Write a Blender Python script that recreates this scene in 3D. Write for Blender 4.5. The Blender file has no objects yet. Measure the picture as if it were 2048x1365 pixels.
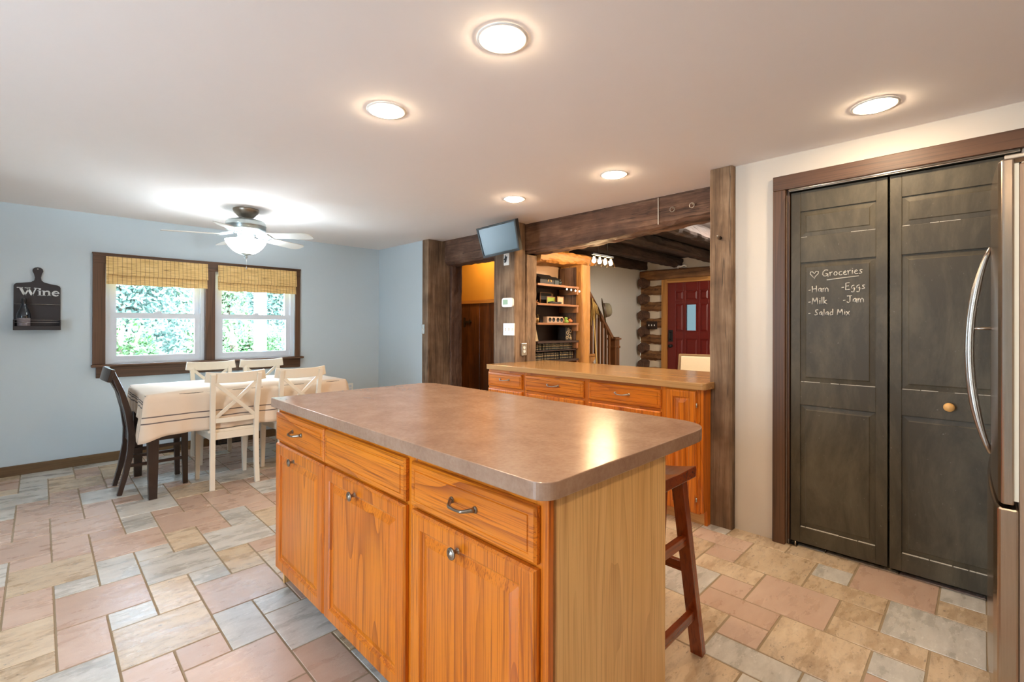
import bpy, bmesh, math, random
from mathutils import Vector, Matrix
random.seed(7)
S = bpy.context.scene
COL = S.collection
PI = math.pi
# ------------------------------------------------------------------ camera
YAW, PITCH, ROLL, FPX, PX, PY = math.radians(45.045), math.radians(.1633), math.radians(.1986), 942.81, 1021.48, 648.83
W, H = 2048, 1365
fw = Vector((math.cos(PITCH)*math.cos(YAW), math.cos(PITCH)*math.sin(YAW), math.sin(PITCH)))
rt = Vector((math.sin(YAW), -math.cos(YAW), 0))
up = rt.cross(fw)
r2 = rt*math.cos(ROLL) + up*math.sin(ROLL)
u2 = -rt*math.sin(ROLL) + up*math.cos(ROLL)
cd = bpy.data.cameras.new('camera')
cam = bpy.data.objects.new('camera', cd)
COL.objects.link(cam)
M = Matrix((r2, u2, -fw)).transposed().to_4x4()
M.translation = Vector((0, 0, 1.25))
cam.matrix_world = M
cd.sensor_width = 36
cd.lens = FPX/W*36
cd.shift_x = (W/2-PX)/W
cd.shift_y = (PY-H/2)/W
cd.clip_start = .02
S.camera = cam
# ------------------------------------------------------------------ world, sun, daylight, exposure
wd = bpy.data.worlds.new('sky')
S.world = wd
wd.use_nodes = True
wb = wd.node_tree.nodes['Background']
wb.inputs[0].default_value = (.64, .82, 1, 1)
wb.inputs[1].default_value = 26.0
sd = bpy.data.lights.new('sun', 'SUN')
sd.energy = 9.0
sd.color = (1, .96, .9)
sd.angle = .02
sun = bpy.data.objects.new('sun', sd)
sun.rotation_euler = (math.radians(42), 0, math.radians(20))
COL.objects.link(sun)
def area(name, loc, rot, sx, sy, e, col, portal=False):
    d = bpy.data.lights.new(name, 'AREA')
    d.shape = 'RECTANGLE'
    d.size, d.size_y, d.energy, d.color = sx, sy, e, col
    if portal: d.cycles.is_portal = True
    o = bpy.data.objects.new(name, d)
    o.location, o.rotation_euler = loc, rot
    COL.objects.link(o)
    return o
# the sky's light through the two dining windows and through an added, unseen opening behind the camera
area('window_daylight', (1.25, 5.80, 1.37), (-PI/2, 0, 0), 1.7, 1.0, 1, (1, 1, 1), True)
area('added_opening_daylight', (-2.34, 1.5, 1.15), (0, -PI/2, 0), 1.9, .5, 1, (1, 1, 1), True)
LAMP = 5.2      # strength of the recessed lamps' lenses, in units of the table below
WARM = (1, .77, .52)
S.view_settings.view_transform = 'Standard'
S.view_settings.look = 'None'
S.view_settings.gamma = 1
S.view_settings.use_curve_mapping = False
S.view_settings.exposure = .62
# ------------------------------------------------------------------ materials
MATS = {}
def L(r, g, b):
    f = lambda c: (c/255/12.92 if c/255 <= .04045 else ((c/255+.055)/1.055)**2.4)
    return (f(r), f(g), f(b), 1)
class NT:
    def __init__(s, name):
        m = bpy.data.materials.new(name)
        m.use_nodes = True
        s.m, s.t = m, m.node_tree
        s.b = s.t.nodes['Principled BSDF']
        s.out = s.t.nodes['Material Output']
        s.co = s.n('ShaderNodeTexCoord').outputs['Object']
    def n(s, typ, **kw):
        x = s.t.nodes.new(typ)
        for k, v in kw.items(): setattr(x, k, v)
        return x
    def l(s, a, b): s.t.links.new(a, b)
    def setin(s, sock, v):
        if hasattr(v, 'links'): s.l(v, sock)
        else: sock.default_value = v
    def map(s, sc, loc=(0, 0, 0), src=None):
        x = s.n('ShaderNodeMapping')
        x.inputs['Scale'].default_value = sc
        x.inputs['Location'].default_value = loc
        s.l(src or s.co, x.inputs[0])
        return x.outputs[0]
    def noise(s, vec, scale, detail=4, rough=.55, dist=0):
        x = s.n('ShaderNodeTexNoise')
        s.l(vec, x.inputs['Vector'])
        x.inputs['Scale'].default_value = scale
        x.inputs['Detail'].default_value = detail
        x.inputs['Roughness'].default_value = rough
        x.inputs['Distortion'].default_value = dist
        return x.outputs['Fac']
    def ramp(s, f, stops):
        x = s.n('ShaderNodeValToRGB')
        e = x.color_ramp.elements
        while len(e) < len(stops): e.new(.5)
        for k, (p, c) in enumerate(stops):
            e[k].position = p
            e[k].color = c if hasattr(c, '__len__') else (c, c, c, 1)
        s.l(f, x.inputs[0])
        return x.outputs[0]
    def math(s, op, a, b=0, c=0):
        x = s.n('ShaderNodeMath', operation=op)
        s.setin(x.inputs[0], a); s.setin(x.inputs[1], b); s.setin(x.inputs[2], c)
        return x.outputs[0]
    def mix(s, f, a, b, mode='MIX'):
        x = s.n('ShaderNodeMix', data_type='RGBA', blend_type=mode)
        s.setin(x.inputs[0], f); s.setin(x.inputs[6], a); s.setin(x.inputs[7], b)
        return x.outputs[2]
    def bump(s, h, strength=.2, dist=.01):
        x = s.n('ShaderNodeBump')
        x.inputs['Strength'].default_value = strength
        x.inputs['Distance'].default_value = dist
        s.l(h, x.inputs['Height'])
        s.l(x.outputs[0], s.b.inputs['Normal'])
    def fin(s, col=None, rough=.5, metal=0, spec=None, coat=0):
        if col is not None: s.setin(s.b.inputs['Base Color'], col)
        s.setin(s.b.inputs['Roughness'], rough)
        s.b.inputs['Metallic'].default_value = metal
        if spec is not None: s.b.inputs['Specular IOR Level'].default_value = spec
        if coat:
            s.b.inputs['Coat Weight'].default_value = coat
            s.b.inputs['Coat Roughness'].default_value = .12
        MATS[s.m.name] = s.m
        return s.m
def plain(name, col, rough=.5, metal=0, var=.06, sc=12, bump=0, spec=None, coat=0):
    t = NT(name)
    f = t.noise(t.co, sc, 4)
    a = tuple(c*(1-var) for c in col[:3])+(1,)
    b = tuple(min(1, c*(1+var)) for c in col[:3])+(1,)
    c = t.mix(f, a, b)
    if bump: t.bump(t.noise(t.co, sc*9, 3), bump, .003)
    return t.fin(c, rough, metal, spec, coat)
def wood(name, dark, mid, light, axis, rings=14, fine=120, rough=.38, bump=.12, coat=0, contrast=1.0, stretch=.07, big=2.2):
    """grain running along the given axis ('x','y','z'), in the thing's own coordinates"""
    t = NT(name)
    i = 'xyz'.index(axis)
    oi = t.n('ShaderNodeObjectInfo')
    cm = t.n('ShaderNodeCombineXYZ')
    for q in range(3): t.l(t.math('MULTIPLY', oi.outputs['Random'], (13.7, 7.3, 9.1)[q]), cm.inputs[q])
    va = t.n('ShaderNodeVectorMath', operation='ADD'); t.l(t.co, va.inputs[0]); t.l(cm.outputs[0], va.inputs[1])
    t.co = va.outputs[0]
    sc = [1, 1, 1]; sc[i] = stretch
    v = t.map(tuple(sc))
    warp = t.noise(v, big, 2, .4)
    ring = t.math('FRACT', t.math('MULTIPLY', warp, rings))
    ring = t.math('MULTIPLY', t.math('POWER', ring, 4), t.ramp(t.noise(t.map(tuple(sc), (5, 2, 8)), big*2.5, 2), [(.35, .25), (.65, 1.0)]))
    sc2 = [1, 1, 1]; sc2[i] = .014
    pores = t.noise(t.map(tuple(sc2)), fine, 2, .6)
    tone = t.noise(v, big*1.7, 2)
    base = t.mix(t.ramp(tone, [(.3, 0.0), (.7, 1.0)]), mid, light)
    f = t.math('MULTIPLY', ring, .8*contrast)
    c = t.mix(f, base, dark)
    c = t.mix(t.math('MULTIPLY', t.ramp(pores, [(.50, 0.0), (.70, 1.0)]), .7*contrast), c, dark)
    if bump: t.bump(t.math('ADD', t.math('MULTIPLY', ring, -.4), pores), bump, .002)
    return t.fin(c, rough, 0, None, coat)
def woods(name, *a, **k):
    return {ax: wood(f'{name}_{ax}', *a, axis=ax, **k) for ax in 'xyz'}
OAK = woods('honey_oak', L(132, 52, 4), L(206, 108, 14), L(220, 128, 24), rings=22, fine=230, rough=.3, coat=.35, big=3.6, contrast=1.1)
PANEL = woods('pale_oak_panel', L(168, 110, 54), L(226, 178, 112), L(234, 190, 126), rings=22, fine=260, rough=.4, contrast=.7, big=4.5)
PTOP = woods('oak_laminate', L(128, 86, 44), L(178, 132, 82), L(192, 148, 96), rings=10, rough=.2, bump=.02, contrast=.6)
CASE = woods('stained_trim', L(38, 24, 14), L(86, 58, 38), L(104, 72, 48), rings=8, rough=.5, contrast=.9)
BASE = woods('brown_baseboard', L(62, 40, 20), L(104, 76, 44), L(116, 88, 54), rings=8, rough=.55, contrast=.6)
RED = woods('red_mahogany_stool', L(64, 18, 6), L(128, 54, 18), L(146, 66, 26), rings=8, rough=.25, coat=.4, contrast=.7)
ESP = woods('espresso_wood', L(22, 12, 8), L(44, 28, 20), L(52, 34, 26), rings=6, rough=.3, coat=.3, contrast=.5)
GOLD = woods('golden_timber', L(92, 54, 18), L(176, 118, 52), L(196, 140, 70), rings=8, rough=.6, contrast=.8)
STAIR = woods('stair_oak', L(52, 28, 12), L(98, 60, 30), L(116, 74, 40), rings=8, rough=.4)
TREAD = woods('stair_tread', L(110, 66, 26), L(178, 124, 66), L(190, 138, 78), rings=8, rough=.4)
def timber(name, cols, axis, sc=5, bump=.7, rough=.8):
    """rough-sawn old timber: long streaks, cracks, worn light patches"""
    t = NT(name)
    i = 'xyz'.index(axis)
    s1 = [1, 1, 1]; s1[i] = .10
    s2 = [1, 1, 1]; s2[i] = .03
    a = t.noise(t.map(tuple(s1)), sc*2.4, 6, .65, .6)
    b = t.noise(t.map(tuple(s2)), sc*16, 4, .7)
    c0 = t.noise(t.co, sc*.9, 3)
    c = t.ramp(t.math('ADD', t.math('MULTIPLY', a, .6), t.math('MULTIPLY', c0, .4)), [(.32, cols[0]), (.5, cols[1]), (.66, cols[2])])
    c = t.mix(t.math('MULTIPLY', t.ramp(b, [(.52, 0.0), (.72, 1.0)]), .6), c, cols[0])
    cr = t.ramp(t.noise(t.map(tuple(s2), (3, 7, 2)), sc*3.2, 3, .5), [(.485, 1.0), (.5, 0.0), (.515, 1.0)])
    c = t.mix(t.math('MULTIPLY', t.math('SUBTRACT', 1, cr), .65), c, L(18, 11, 7))
    t.bump(t.math('ADD', a, t.math('MULTIPLY', b, .5)), bump, .01)
    return t.fin(c, rough)
def timbers(name, cols, **k): return {ax: timber(f'{name}_{ax}', cols, ax, **k) for ax in 'xyz'}
BARN = timbers('weathered_board', (L(66, 48, 34), L(122, 96, 72), L(156, 130, 104)))
LOG = timbers('old_log', (L(46, 29, 21), L(100, 72, 56), L(146, 114, 90)), sc=4)
DARKJ = timbers('dark_joist', (L(22, 15, 12), L(48, 34, 28), L(74, 56, 46)), sc=4)
WAIN = timbers('wainscot_board', (L(44, 21, 9), L(92, 50, 22), L(124, 72, 32)), sc=4, bump=.25, rough=.5)
ELOG = timbers('entry_log', (L(70, 44, 24), L(128, 88, 52), L(160, 118, 76)), sc=4)
plain('wall_paint_blue', L(196, 208, 214), .8, var=.012, bump=.05)
plain('wall_paint_pale', L(214, 205, 192), .8, var=.012, bump=.05)
plain('wall_paint_grey', L(196, 196, 192), .85, var=.02, bump=.05)
plain('ceiling_paint', L(238, 232, 228), .9, var=.01, bump=.06)
plain('plaster_cream', L(222, 206, 180), .85, var=.03)
plain('mustard_paint', L(196, 142, 50), .75, var=.06, sc=5)
plain('white_vinyl', L(212, 218, 226), .3, var=.01)
plain('white_plastic', L(238, 236, 230), .35, var=.01)
plain('white_lacquer', L(226, 214, 194), .35, var=.015)
plain('black_plastic', L(14, 14, 16), .5, var=.05)
plain('black_iron', L(22, 20, 19), .55, 0, .1)
plain('pewter', L(150, 140, 128), .32, 1, .12, 40)
plain('brushed_nickel', L(178, 172, 164), .28, 1, .05, 30)
plain('chalk', L(196, 190, 178), .95, var=.1, sc=90)
plain('pale_maple', L(222, 170, 100), .4, var=.08)
plain('gasket_rubber', L(226, 218, 196), .6, var=.03)
plain('fridge_grey', L(112, 96, 84), .4, .6, .04)
plain('lettering_white', L(206, 210, 210), .6, var=.08, sc=60)
plain('board_black', L(46, 42, 44), .6, var=.08, sc=30)
plain('glass_dark', L(22, 30, 40), .06, 0, .05, spec=.8)
plain('bottle_label', L(120, 112, 116), .6, var=.3, sc=60)
plain('chinking', L(214, 200, 176), .9, var=.06, sc=20, bump=.2)
plain('felt_tan', L(108, 102, 84), .9, var=.12, sc=80, bump=.2)
plain('straw', L(190, 160, 96), .8, var=.2, sc=60)
plain('linen_seat', L(222, 206, 174), .85, var=.05, sc=60)
plain('chair_wood_grey', L(140, 112, 74), .5, var=.1, sc=30)
plain('red_door_paint', L(104, 28, 22), .3, var=.05)
plain('grout', L(152, 134, 108), .9, var=.12, sc=60)
plain('living_floor', L(120, 84, 48), .4, var=.15, sc=10)
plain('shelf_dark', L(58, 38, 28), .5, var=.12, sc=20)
plain('shelf_edge', L(150, 100, 60), .5, var=.1, sc=20)
plain('alcove_plaster', L(190, 160, 136), .8, var=.03)
plain('ground_gravel', L(206, 204, 196), .95, var=.1, sc=8)
plain('leaf_green', L(44, 76, 26), .6, var=.5, sc=1.6)
plain('leaf_light', L(92, 114, 76), .6, var=.45, sc=1.4)
plain('leaf_hazed', L(80, 104, 92), .6, var=.4, sc=1.2)  # bluish haze is mixed into this leaf colour
plain('bark', L(86, 72, 58), .9, var=.2)
plain('leather_green', L(34, 42, 38), .45, var=.2, sc=30)
plain('leather_black', L(28, 26, 26), .45, var=.2, sc=30)
plain('gilt', L(170, 150, 110), .4, .4, .1)
plain('clay_orange', L(214, 128, 72), .6, var=.1)
plain('frog_green', L(140, 170, 70), .5, var=.1)
plain('wax_cream', L(226, 200, 150), .6, var=.04)
plain('picture_dark', L(40, 34, 30), .6, var=.4, sc=40)
plain('picture_light', L(196, 170, 130), .6, var=.4, sc=40)
plain('picture_green', L(150, 176, 70), .6, var=.3, sc=20)
plain('switch_brown', L(44, 26, 16), .5, var=.1)
plain('blade_white', L(206, 200, 190), .5, var=.03)
plain('fan_metal', L(168, 178, 178), .3, .85, .05)
plain('screen_grey', L(58, 78, 92), .25, 0, .06, 3, spec=.6)
plain('lcd_green', L(130, 160, 110), .3, var=.1)
def emis(name, col, st):
    t = NT(name)
    t.b.inputs['Base Color'].default_value = (.8, .8, .8, 1)
    t.b.inputs['Emission Color'].default_value = (*col, 1)
    t.b.inputs['Emission Strength'].default_value = st
    return t.fin(None, .5)
emis('lamp_lens', WARM, 26*LAMP)
emis('fan_bulb', (.78, .91, 1), 330)
emis('fan_glass', (.97, .99, 1), 12)
emis('filament', (1, .74, .44), 230)
emis('hall_fill_globe', (1, .62, .26), 50)  # glow of the unseen lamp added in the hall
emis('living_fill_globe', (1, .90, .78), 250)  # glow of the unseen lamp added in the living room
emis('string_bulb', (1, .9, .7), 4)
emis('door_light', (.62, .86, 1), 2.2)
def glassy(name, tint, refl=.06):
    t = NT(name)
    tr = t.n('ShaderNodeBsdfTransparent'); tr.inputs[0].default_value = tint
    gl = t.n('ShaderNodeBsdfGlossy'); gl.inputs['Roughness'].default_value = .02
    fr = t.n('ShaderNodeFresnel'); fr.inputs[0].default_value = 1.3
    mx = t.n('ShaderNodeMixShader')
    t.l(fr.outputs[0], mx.inputs[0]); t.l(tr.outputs[0], mx.inputs[1]); t.l(gl.outputs[0], mx.inputs[2])
    t.l(mx.outputs[0], t.out.inputs[0])
    MATS[name] = t.m
glassy('window_glass', (.97, .99, 1, 1))
glassy('door_glass', (.10, .112, .108, 1))
glassy('shade_glass', (1, .93, .82, 1))
def steel():
    t = NT('stainless_steel')
    v = t.map((1, 1, .02))
    f = t.noise(t.map((40, 40, 1.2)), 6, 3)
    t.bump(f, .02, .001)
    return t.fin(t.mix(f, L(168, 150, 132), L(184, 168, 152)), .22, 1)
steel()
def steel_side():
    t = NT('steel_side')
    f = t.noise(t.map((40, 40, 1.2)), 6, 3)
    return t.fin(t.mix(f, L(150, 122, 98), L(164, 136, 112)), .5, .35)
steel_side()
def laminate():
    t = NT('brown_laminate')
    a = t.noise(t.co, 9, 5, .6)
    b = t.noise(t.co, 70, 3, .6)
    c = t.ramp(t.math('ADD', t.math('MULTIPLY', a, .6), t.math('MULTIPLY', b, .4)), [(.3, L(140, 108, 88)), (.5, L(158, 126, 104)), (.7, L(172, 142, 120))])
    t.bump(t.noise(t.map((1, .25, 1)), 120, 2), .03, .001)
    return t.fin(c, .24, 0, .6)
laminate()
def chalkboard():
    t = NT('chalkboard_paint')
    a = t.noise(t.map((1, 1, .35)), 5, 6, .7, .4)
    b = t.noise(t.co, 60, 4, .6)
    c = t.mix(t.ramp(a, [(.42, 0.0), (.85, .5)]), L(66, 59, 45), L(134, 124, 100))
    c = t.mix(t.ramp(b, [(.69, 0.0), (.8, .6)]), c, L(150, 146, 134))
    t.bump(t.noise(t.map((1, 1, .3)), 160, 3), .25, .002)
    return t.fin(c, .5, 0, .35)
chalkboard()
def bamboo():
    t = NT('bamboo_weave')
    sl = t.noise(t.map((6, 1, 260)), 1, 3, .6)
    kn = t.noise(t.map((9, 1, 150), (4, 0, 2)), 1, 2, .5)
    c = t.ramp(sl, [(.3, L(172, 128, 68)), (.5, L(226, 188, 120)), (.7, L(244, 214, 152))])
    c = t.mix(t.ramp(kn, [(.64, 0.0), (.70, .8)]), c, L(96, 62, 26))
    x = t.n('ShaderNodeSeparateXYZ'); t.l(t.co, x.inputs[0])
    fr = t.math('FRACT', t.math('MULTIPLY', x.outputs[0], 1/.033))
    th = t.math('LESS_THAN', t.math('ABSOLUTE', t.math('SUBTRACT', fr, .5)), .05)
    c = t.mix(t.math('MULTIPLY', th, .75), c, L(88, 54, 24))
    t.bump(sl, .4, .003)
    return t.fin(c, .7)
bamboo()
def cloth():
    t = NT('linen_cloth')
    x = t.n('ShaderNodeSeparateXYZ')
    uv = t.n('ShaderNodeUVMap'); uv.uv_map = 'flat'
    t.l(uv.outputs[0], x.inputs[0])
    def near(s, at, w): return t.math('LESS_THAN', t.math('ABSOLUTE', t.math('SUBTRACT', s, at)), w)
    m = 0
    for sock, ats in ((x.outputs[1], (-.150, -.193, 1.12-.110, 1.12-.066)), (x.outputs[0], (-.045, -.085, -.06, 1.58, 1.62))):
        for a in ats:
            k = near(sock, a, .0042)
            m = k if m == 0 else t.math('MAXIMUM', m, k)
    wv = t.noise(t.map((1, 1, 1)), 220, 2)
    blot = t.noise(t.co, 5, 3)
    base = t.mix(blot, L(214, 190, 164), L(226, 206, 184))
    c = t.mix(t.math('MULTIPLY', m, .85), base, L(58, 48, 56))
    t.bump(wv, .2, .001)
    return t.fin(c, .9)
cloth()
def tiles():
    t = NT('stone_tile')
    at = t.n('ShaderNodeAttribute'); at.attribute_name = 'tone'
    sp = t.n('ShaderNodeSeparateColor'); t.l(at.outputs['Color'], sp.inputs[0])
    kind, rnd, ln = sp.outputs[0], sp.outputs[1], sp.outputs[2]
    off = t.n('ShaderNodeCombineXYZ'); t.l(t.math('MULTIPLY', rnd, 37), off.inputs[0]); t.l(t.math('MULTIPLY', rnd, 91), off.inputs[1])
    va = t.n('ShaderNodeVectorMath', operation='ADD'); t.l(t.co, va.inputs[0]); t.l(off.outputs[0], va.inputs[1])
    v = va.outputs[0]
    st = t.noise(t.map((.55, 1.5, 1), (0, 0, 0), v), 9, 6, .6, .2)
    mott = t.noise(t.map((.7, 1.8, 1), (5, 5, 0), v), 17, 7, .75, .3)
    spk = t.noise(t.map((.8, 1.6, 1), (9, 2, 0), v), 40, 5, .72, .2)
    grey = t.ramp(st, [(.3, L(160, 158, 152)), (.5, L(196, 193, 186)), (.68, L(218, 215, 208))])
    tan = t.ramp(st, [(.3, L(178, 150, 118)), (.5, L(206, 182, 150)), (.7, L(220, 200, 172))])
    tan = t.mix(t.ramp(mott, [(.50, 0.0), (.70, .6)]), tan, L(120, 92, 64))
    tan = t.mix(t.ramp(spk, [(.60, 0.0), (.68, .8)]), tan, L(92, 72, 54))
    grey = t.mix(t.ramp(mott, [(.52, 0.0), (.74, .3)]), grey, L(134, 130, 122))
    grey = t.mix(t.ramp(spk, [(.58, 0.0), (.68, .7)]), grey, L(232, 230, 224))
    pink = t.ramp(st, [(.25, L(184, 150, 130)), (.5, L(195, 163, 143)), (.75, L(205, 176, 157))])
    c = t.mix(t.math('GREATER_THAN', kind, .25), grey, tan)
    c = t.mix(t.math('GREATER_THAN', kind, .75), c, pink)
    c = t.mix(.16, c, t.mix(rnd, L(150, 140, 120), L(240, 228, 210)))
    t.bump(t.math('ADD', t.math('MULTIPLY', st, .7), mott), .22, .006)
    return t.fin(c, t.ramp(st, [(.3, .20), (.7, .40)]), 0, .5)
tiles()
# ------------------------------------------------------------------ mesh helpers
def box(bm, x0, x1, y0, y1, z0, z1, skew=None):
    vs = [bm.verts.new((x, y, z)) for x in (x0, x1) for y in (y0, y1) for z in (z0, z1)]
    for f in ((0, 1, 3, 2), (4, 6, 7, 5), (0, 4, 5, 1), (2, 3, 7, 6), (0, 2, 6, 4), (1, 5, 7, 3)):
        bm.faces.new([vs[i] for i in f])
    return vs
def bar(bm, p0, p1, w, h, side=None, w1=None, h1=None):
    """a straight bar of section w (along side) by h from p0 to p1"""
    p0, p1 = Vector(p0), Vector(p1)
    d = (p1-p0).normalized()
    s = Vector(side) if side else (Vector((0, 0, 1)) if abs(d.z) < .9 else Vector((1, 0, 0)))
    a = (s - d*s.dot(d)).normalized()
    b = d.cross(a)
    vs = []
    for p, ww, hh in ((p0, w, h), (p1, w1 or w, h1 or h)):
        for i, j in ((-1, -1), (1, -1), (1, 1), (-1, 1)):
            vs.append(bm.verts.new(p + a*(i*ww/2) + b*(j*hh/2)))
    for f in ((3, 2, 1, 0), (4, 5, 6, 7), (0, 1, 5, 4), (1, 2, 6, 5), (2, 3, 7, 6), (3, 0, 4, 7)):
        bm.faces.new([vs[i] for i in f])
def sweep(bm, pts, secs, seg=8, cap=True, smooth=True):
    """tube through pts; secs is one radius or a list"""
    pts = [Vector(p) for p in pts]
    n = len(pts)
    rs = secs if isinstance(secs, (list, tuple)) else [secs]*n
    rings = []
    ref = None
    for i, p in enumerate(pts):
        d = (pts[min(i+1, n-1)]-pts[max(i-1, 0)]).normalized()
        if ref is None: ref = Vector((0, 0, 1)) if abs(d.z) < .9 else Vector((1, 0, 0))
        a = (ref-d*ref.dot(d)).normalized(); ref = a
        b = d.cross(a)
        rings.append([bm.verts.new(p + a*math.cos(2*PI*k/seg)*rs[i] + b*math.sin(2*PI*k/seg)*rs[i]) for k in range(seg)])
    for i in range(n-1):
        for k in range(seg):
            f = bm.faces.new((rings[i][k], rings[i][(k+1) % seg], rings[i+1][(k+1) % seg], rings[i+1][k]))
            f.smooth = smooth
    if cap:
        bm.faces.new(rings[0][::-1]); bm.faces.new(rings[-1])
def rsweep(bm, pts, w, h, side):
    """rectangular section swept along pts (curved legs, rails); w along side"""
    pts = [Vector(p) for p in pts]
    n = len(pts); s = Vector(side).normalized(); rings = []
    for i, p in enumerate(pts):
        d = (pts[min(i+1, n-1)]-pts[max(i-1, 0)]).normalized()
        a = (s-d*s.dot(d)).normalized(); b = d.cross(a)
        ww = w[i] if isinstance(w, (list, tuple)) else w
        hh = h[i] if isinstance(h, (list, tuple)) else h
        rings.append([bm.verts.new(p+a*(x*ww/2)+b*(y*hh/2)) for x, y in ((-1, -1), (1, -1), (1, 1), (-1, 1))])
    for i in range(n-1):
        for k in range(4):
            bm.faces.new((rings[i][k], rings[i][(k+1) % 4], rings[i+1][(k+1) % 4], rings[i+1][k]))
    bm.faces.new(rings[0][::-1]); bm.faces.new(rings[-1])
def lathe(bm, prof, c, seg=32, axis='z', smooth=True, close=False):
    """prof: (radius, height) pairs about axis through c"""
    c = Vector(c); rings = []
    def pt(r, h, a):
        x, y = r*math.cos(a), r*math.sin(a)
        return c + Vector({'z': (x, y, h), 'x': (h, x, y), 'y': (x, h, y)}[axis])
    for r, h in prof:
        rings.append([bm.verts.new(pt(max(r, 1e-5), h, 2*PI*k/seg)) for k in range(seg)])
    for i in range(len(rings)-1):
        for k in range(seg):
            f = bm.faces.new((rings[i][k], rings[i][(k+1) % seg], rings[i+1][(k+1) % seg], rings[i+1][k]))
            f.smooth = smooth
    if close:
        bm.faces.new(rings[0][::-1]); bm.faces.new(rings[-1])
def prism(bm, poly, axis, a0, a1):
    """extrude a 2-D outline along an axis; outline coordinates are the other two axes in xyz order"""
    def p(q, a):
        return {'x': (a, q[0], q[1]), 'y': (q[0], a, q[1]), 'z': (q[0], q[1], a)}[axis]
    A = [bm.verts.new(p(q, a0)) for q in poly]; B = [bm.verts.new(p(q, a1)) for q in poly]
    n = len(poly)
    for i in range(n): bm.faces.new((A[i], A[(i+1) % n], B[(i+1) % n], B[i]))
    bm.faces.new(A[::-1]); bm.faces.new(B)
def roundpoly(pts, seg=8):
    """pts: (x, y, r) corners, rounded"""
    out = []; n = len(pts)
    for i in range(n):
        x, y, r = pts[i]
        p = Vector((x, y)); a = Vector(pts[i-1][:2]); b = Vector(pts[(i+1) % n][:2])
        if r <= 0: out.append((x, y)); continue
        da, db = (a-p).normalized(), (b-p).normalized()
        p0, p1 = p+da*r, p+db*r
        for k in range(seg+1):
            t = k/seg
            q = p0*(1-t)**2 + p*2*t*(1-t) + p1*t*t
            out.append((q.x, q.y))
    return out
def rough(bm, axis, a0, a1, sec, amp=.008, n=24, seed=0, taper=None):
    """hewn timber: a polygon section, jittered along its length; taper(t)->(dx,dy scale tuple) optional"""
    rnd = random.Random(seed)
    m = len(sec); rings = []
    ph = [(rnd.uniform(0, 6), rnd.uniform(0, 6)) for _ in sec]
    for i in range(n+1):
        t = i/n; a = a0+(a1-a0)*t; ring = []
        for k, (x, y) in enumerate(sec):
            j = amp*(math.sin(ph[k][0]+t*7)*.5+rnd.uniform(-.5, .5)); l = amp*(math.sin(ph[k][1]+t*9)*.5+rnd.uniform(-.5, .5))
            X, Y = x+j, y+l
            if taper: X, Y = taper(t, X, Y)
            ring.append(bm.verts.new({'x': (a, X, Y), 'y': (X, a, Y), 'z': (X, Y, a)}[axis]))
        rings.append(ring)
    for i in range(n):
        for k in range(m):
            bm.faces.new((rings[i][k], rings[i][(k+1) % m], rings[i+1][(k+1) % m], rings[i+1][k]))
    bm.faces.new(rings[0][::-1]); bm.faces.new(rings[-1])
def sec_rect(x0, x1, y0, y1, c=.012, n=3):
    """rectangle section with chamfers and a few extra points per side"""
    o = []
    for (ax, ay), (bx, by) in (((x0+c, y0), (x1-c, y0)), ((x1, y0+c), (x1, y1-c)), ((x1-c, y1), (x0+c, y1)), ((x0, y1-c), (x0, y0+c))):
        for k in range(n+1): o.append((ax+(bx-ax)*k/n, ay+(by-ay)*k/n))
    return o
def wloc(o):
    v = Vector((0, 0, 0))
    while o: v += o.location; o = o.parent
    return v
def obj(name, bm, mat, parent=None, bevel=0, label=None, seg=2):
    """link a bmesh (in room coordinates) as ONE mesh object"""
    if callable(bm): f = bm; bm = bmesh.new(); f(bm)
    me = bpy.data.meshes.new(name)
    bmesh.ops.recalc_face_normals(bm, faces=bm.faces)
    o = bpy.data.objects.new(name, me)
    off = wloc(parent) if parent else None
    if off is None:
        xs = [v.co for v in bm.verts]
        off = Vector(((min(v.x for v in xs)+max(v.x for v in xs))/2, (min(v.y for v in xs)+max(v.y for v in xs))/2, min(v.z for v in xs)))
        o.location = off
    bmesh.ops.translate(bm, verts=bm.verts, vec=-off)
    bm.to_mesh(me); bm.free()
    mats = mat if isinstance(mat, (list, tuple)) else [mat]
    for m in mats: me.materials.append(MATS[m] if isinstance(m, str) else m)
    COL.objects.link(o)
    if parent: o.parent = parent
    if bevel:
        b = o.modifiers.new('bevel', 'BEVEL'); b.width = bevel; b.segments = seg; b.limit_method = 'ANGLE'; b.angle_limit = .6
    if label: o['label'] = label
    return o
def BX(*a): return lambda bm: box(bm, *a)
def many(*fs):
    def g(bm):
        for f in fs: f(bm)
    return g
def tag(o, label, cat, group=None):
    o['label'] = label; o['category'] = cat
    if group: o['group'] = group
    return o
def thing(name, label, cat, loc=(0, 0, 0), group=None):
    o = bpy.data.objects.new(name, None)
    o.empty_display_size = .1
    COL.objects.link(o); o.location = loc
    return tag(o, label, cat, group)
def struct(name, bm, mat, parent=None, bevel=0, label=None):
    o = obj(name, bm, mat, parent, bevel)
    o['kind'] = 'structure'
    if label: o['label'] = label
    return o
def dup(root, loc, rz=0, label=None):
    r = root.copy(); COL.objects.link(r)
    r.location = loc; r.rotation_euler = (0, 0, rz)
    if label: r['label'] = label
    for ch in list(root.children):
        c = ch.copy(); COL.objects.link(c); c.parent = r
        for g in list(ch.children):
            d = g.copy(); COL.objects.link(d); d.parent = c
    return r
# ------------------------------------------------------------------ room shell
CZ, VW, UR = 2.242, 5.635, 3.05
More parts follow.
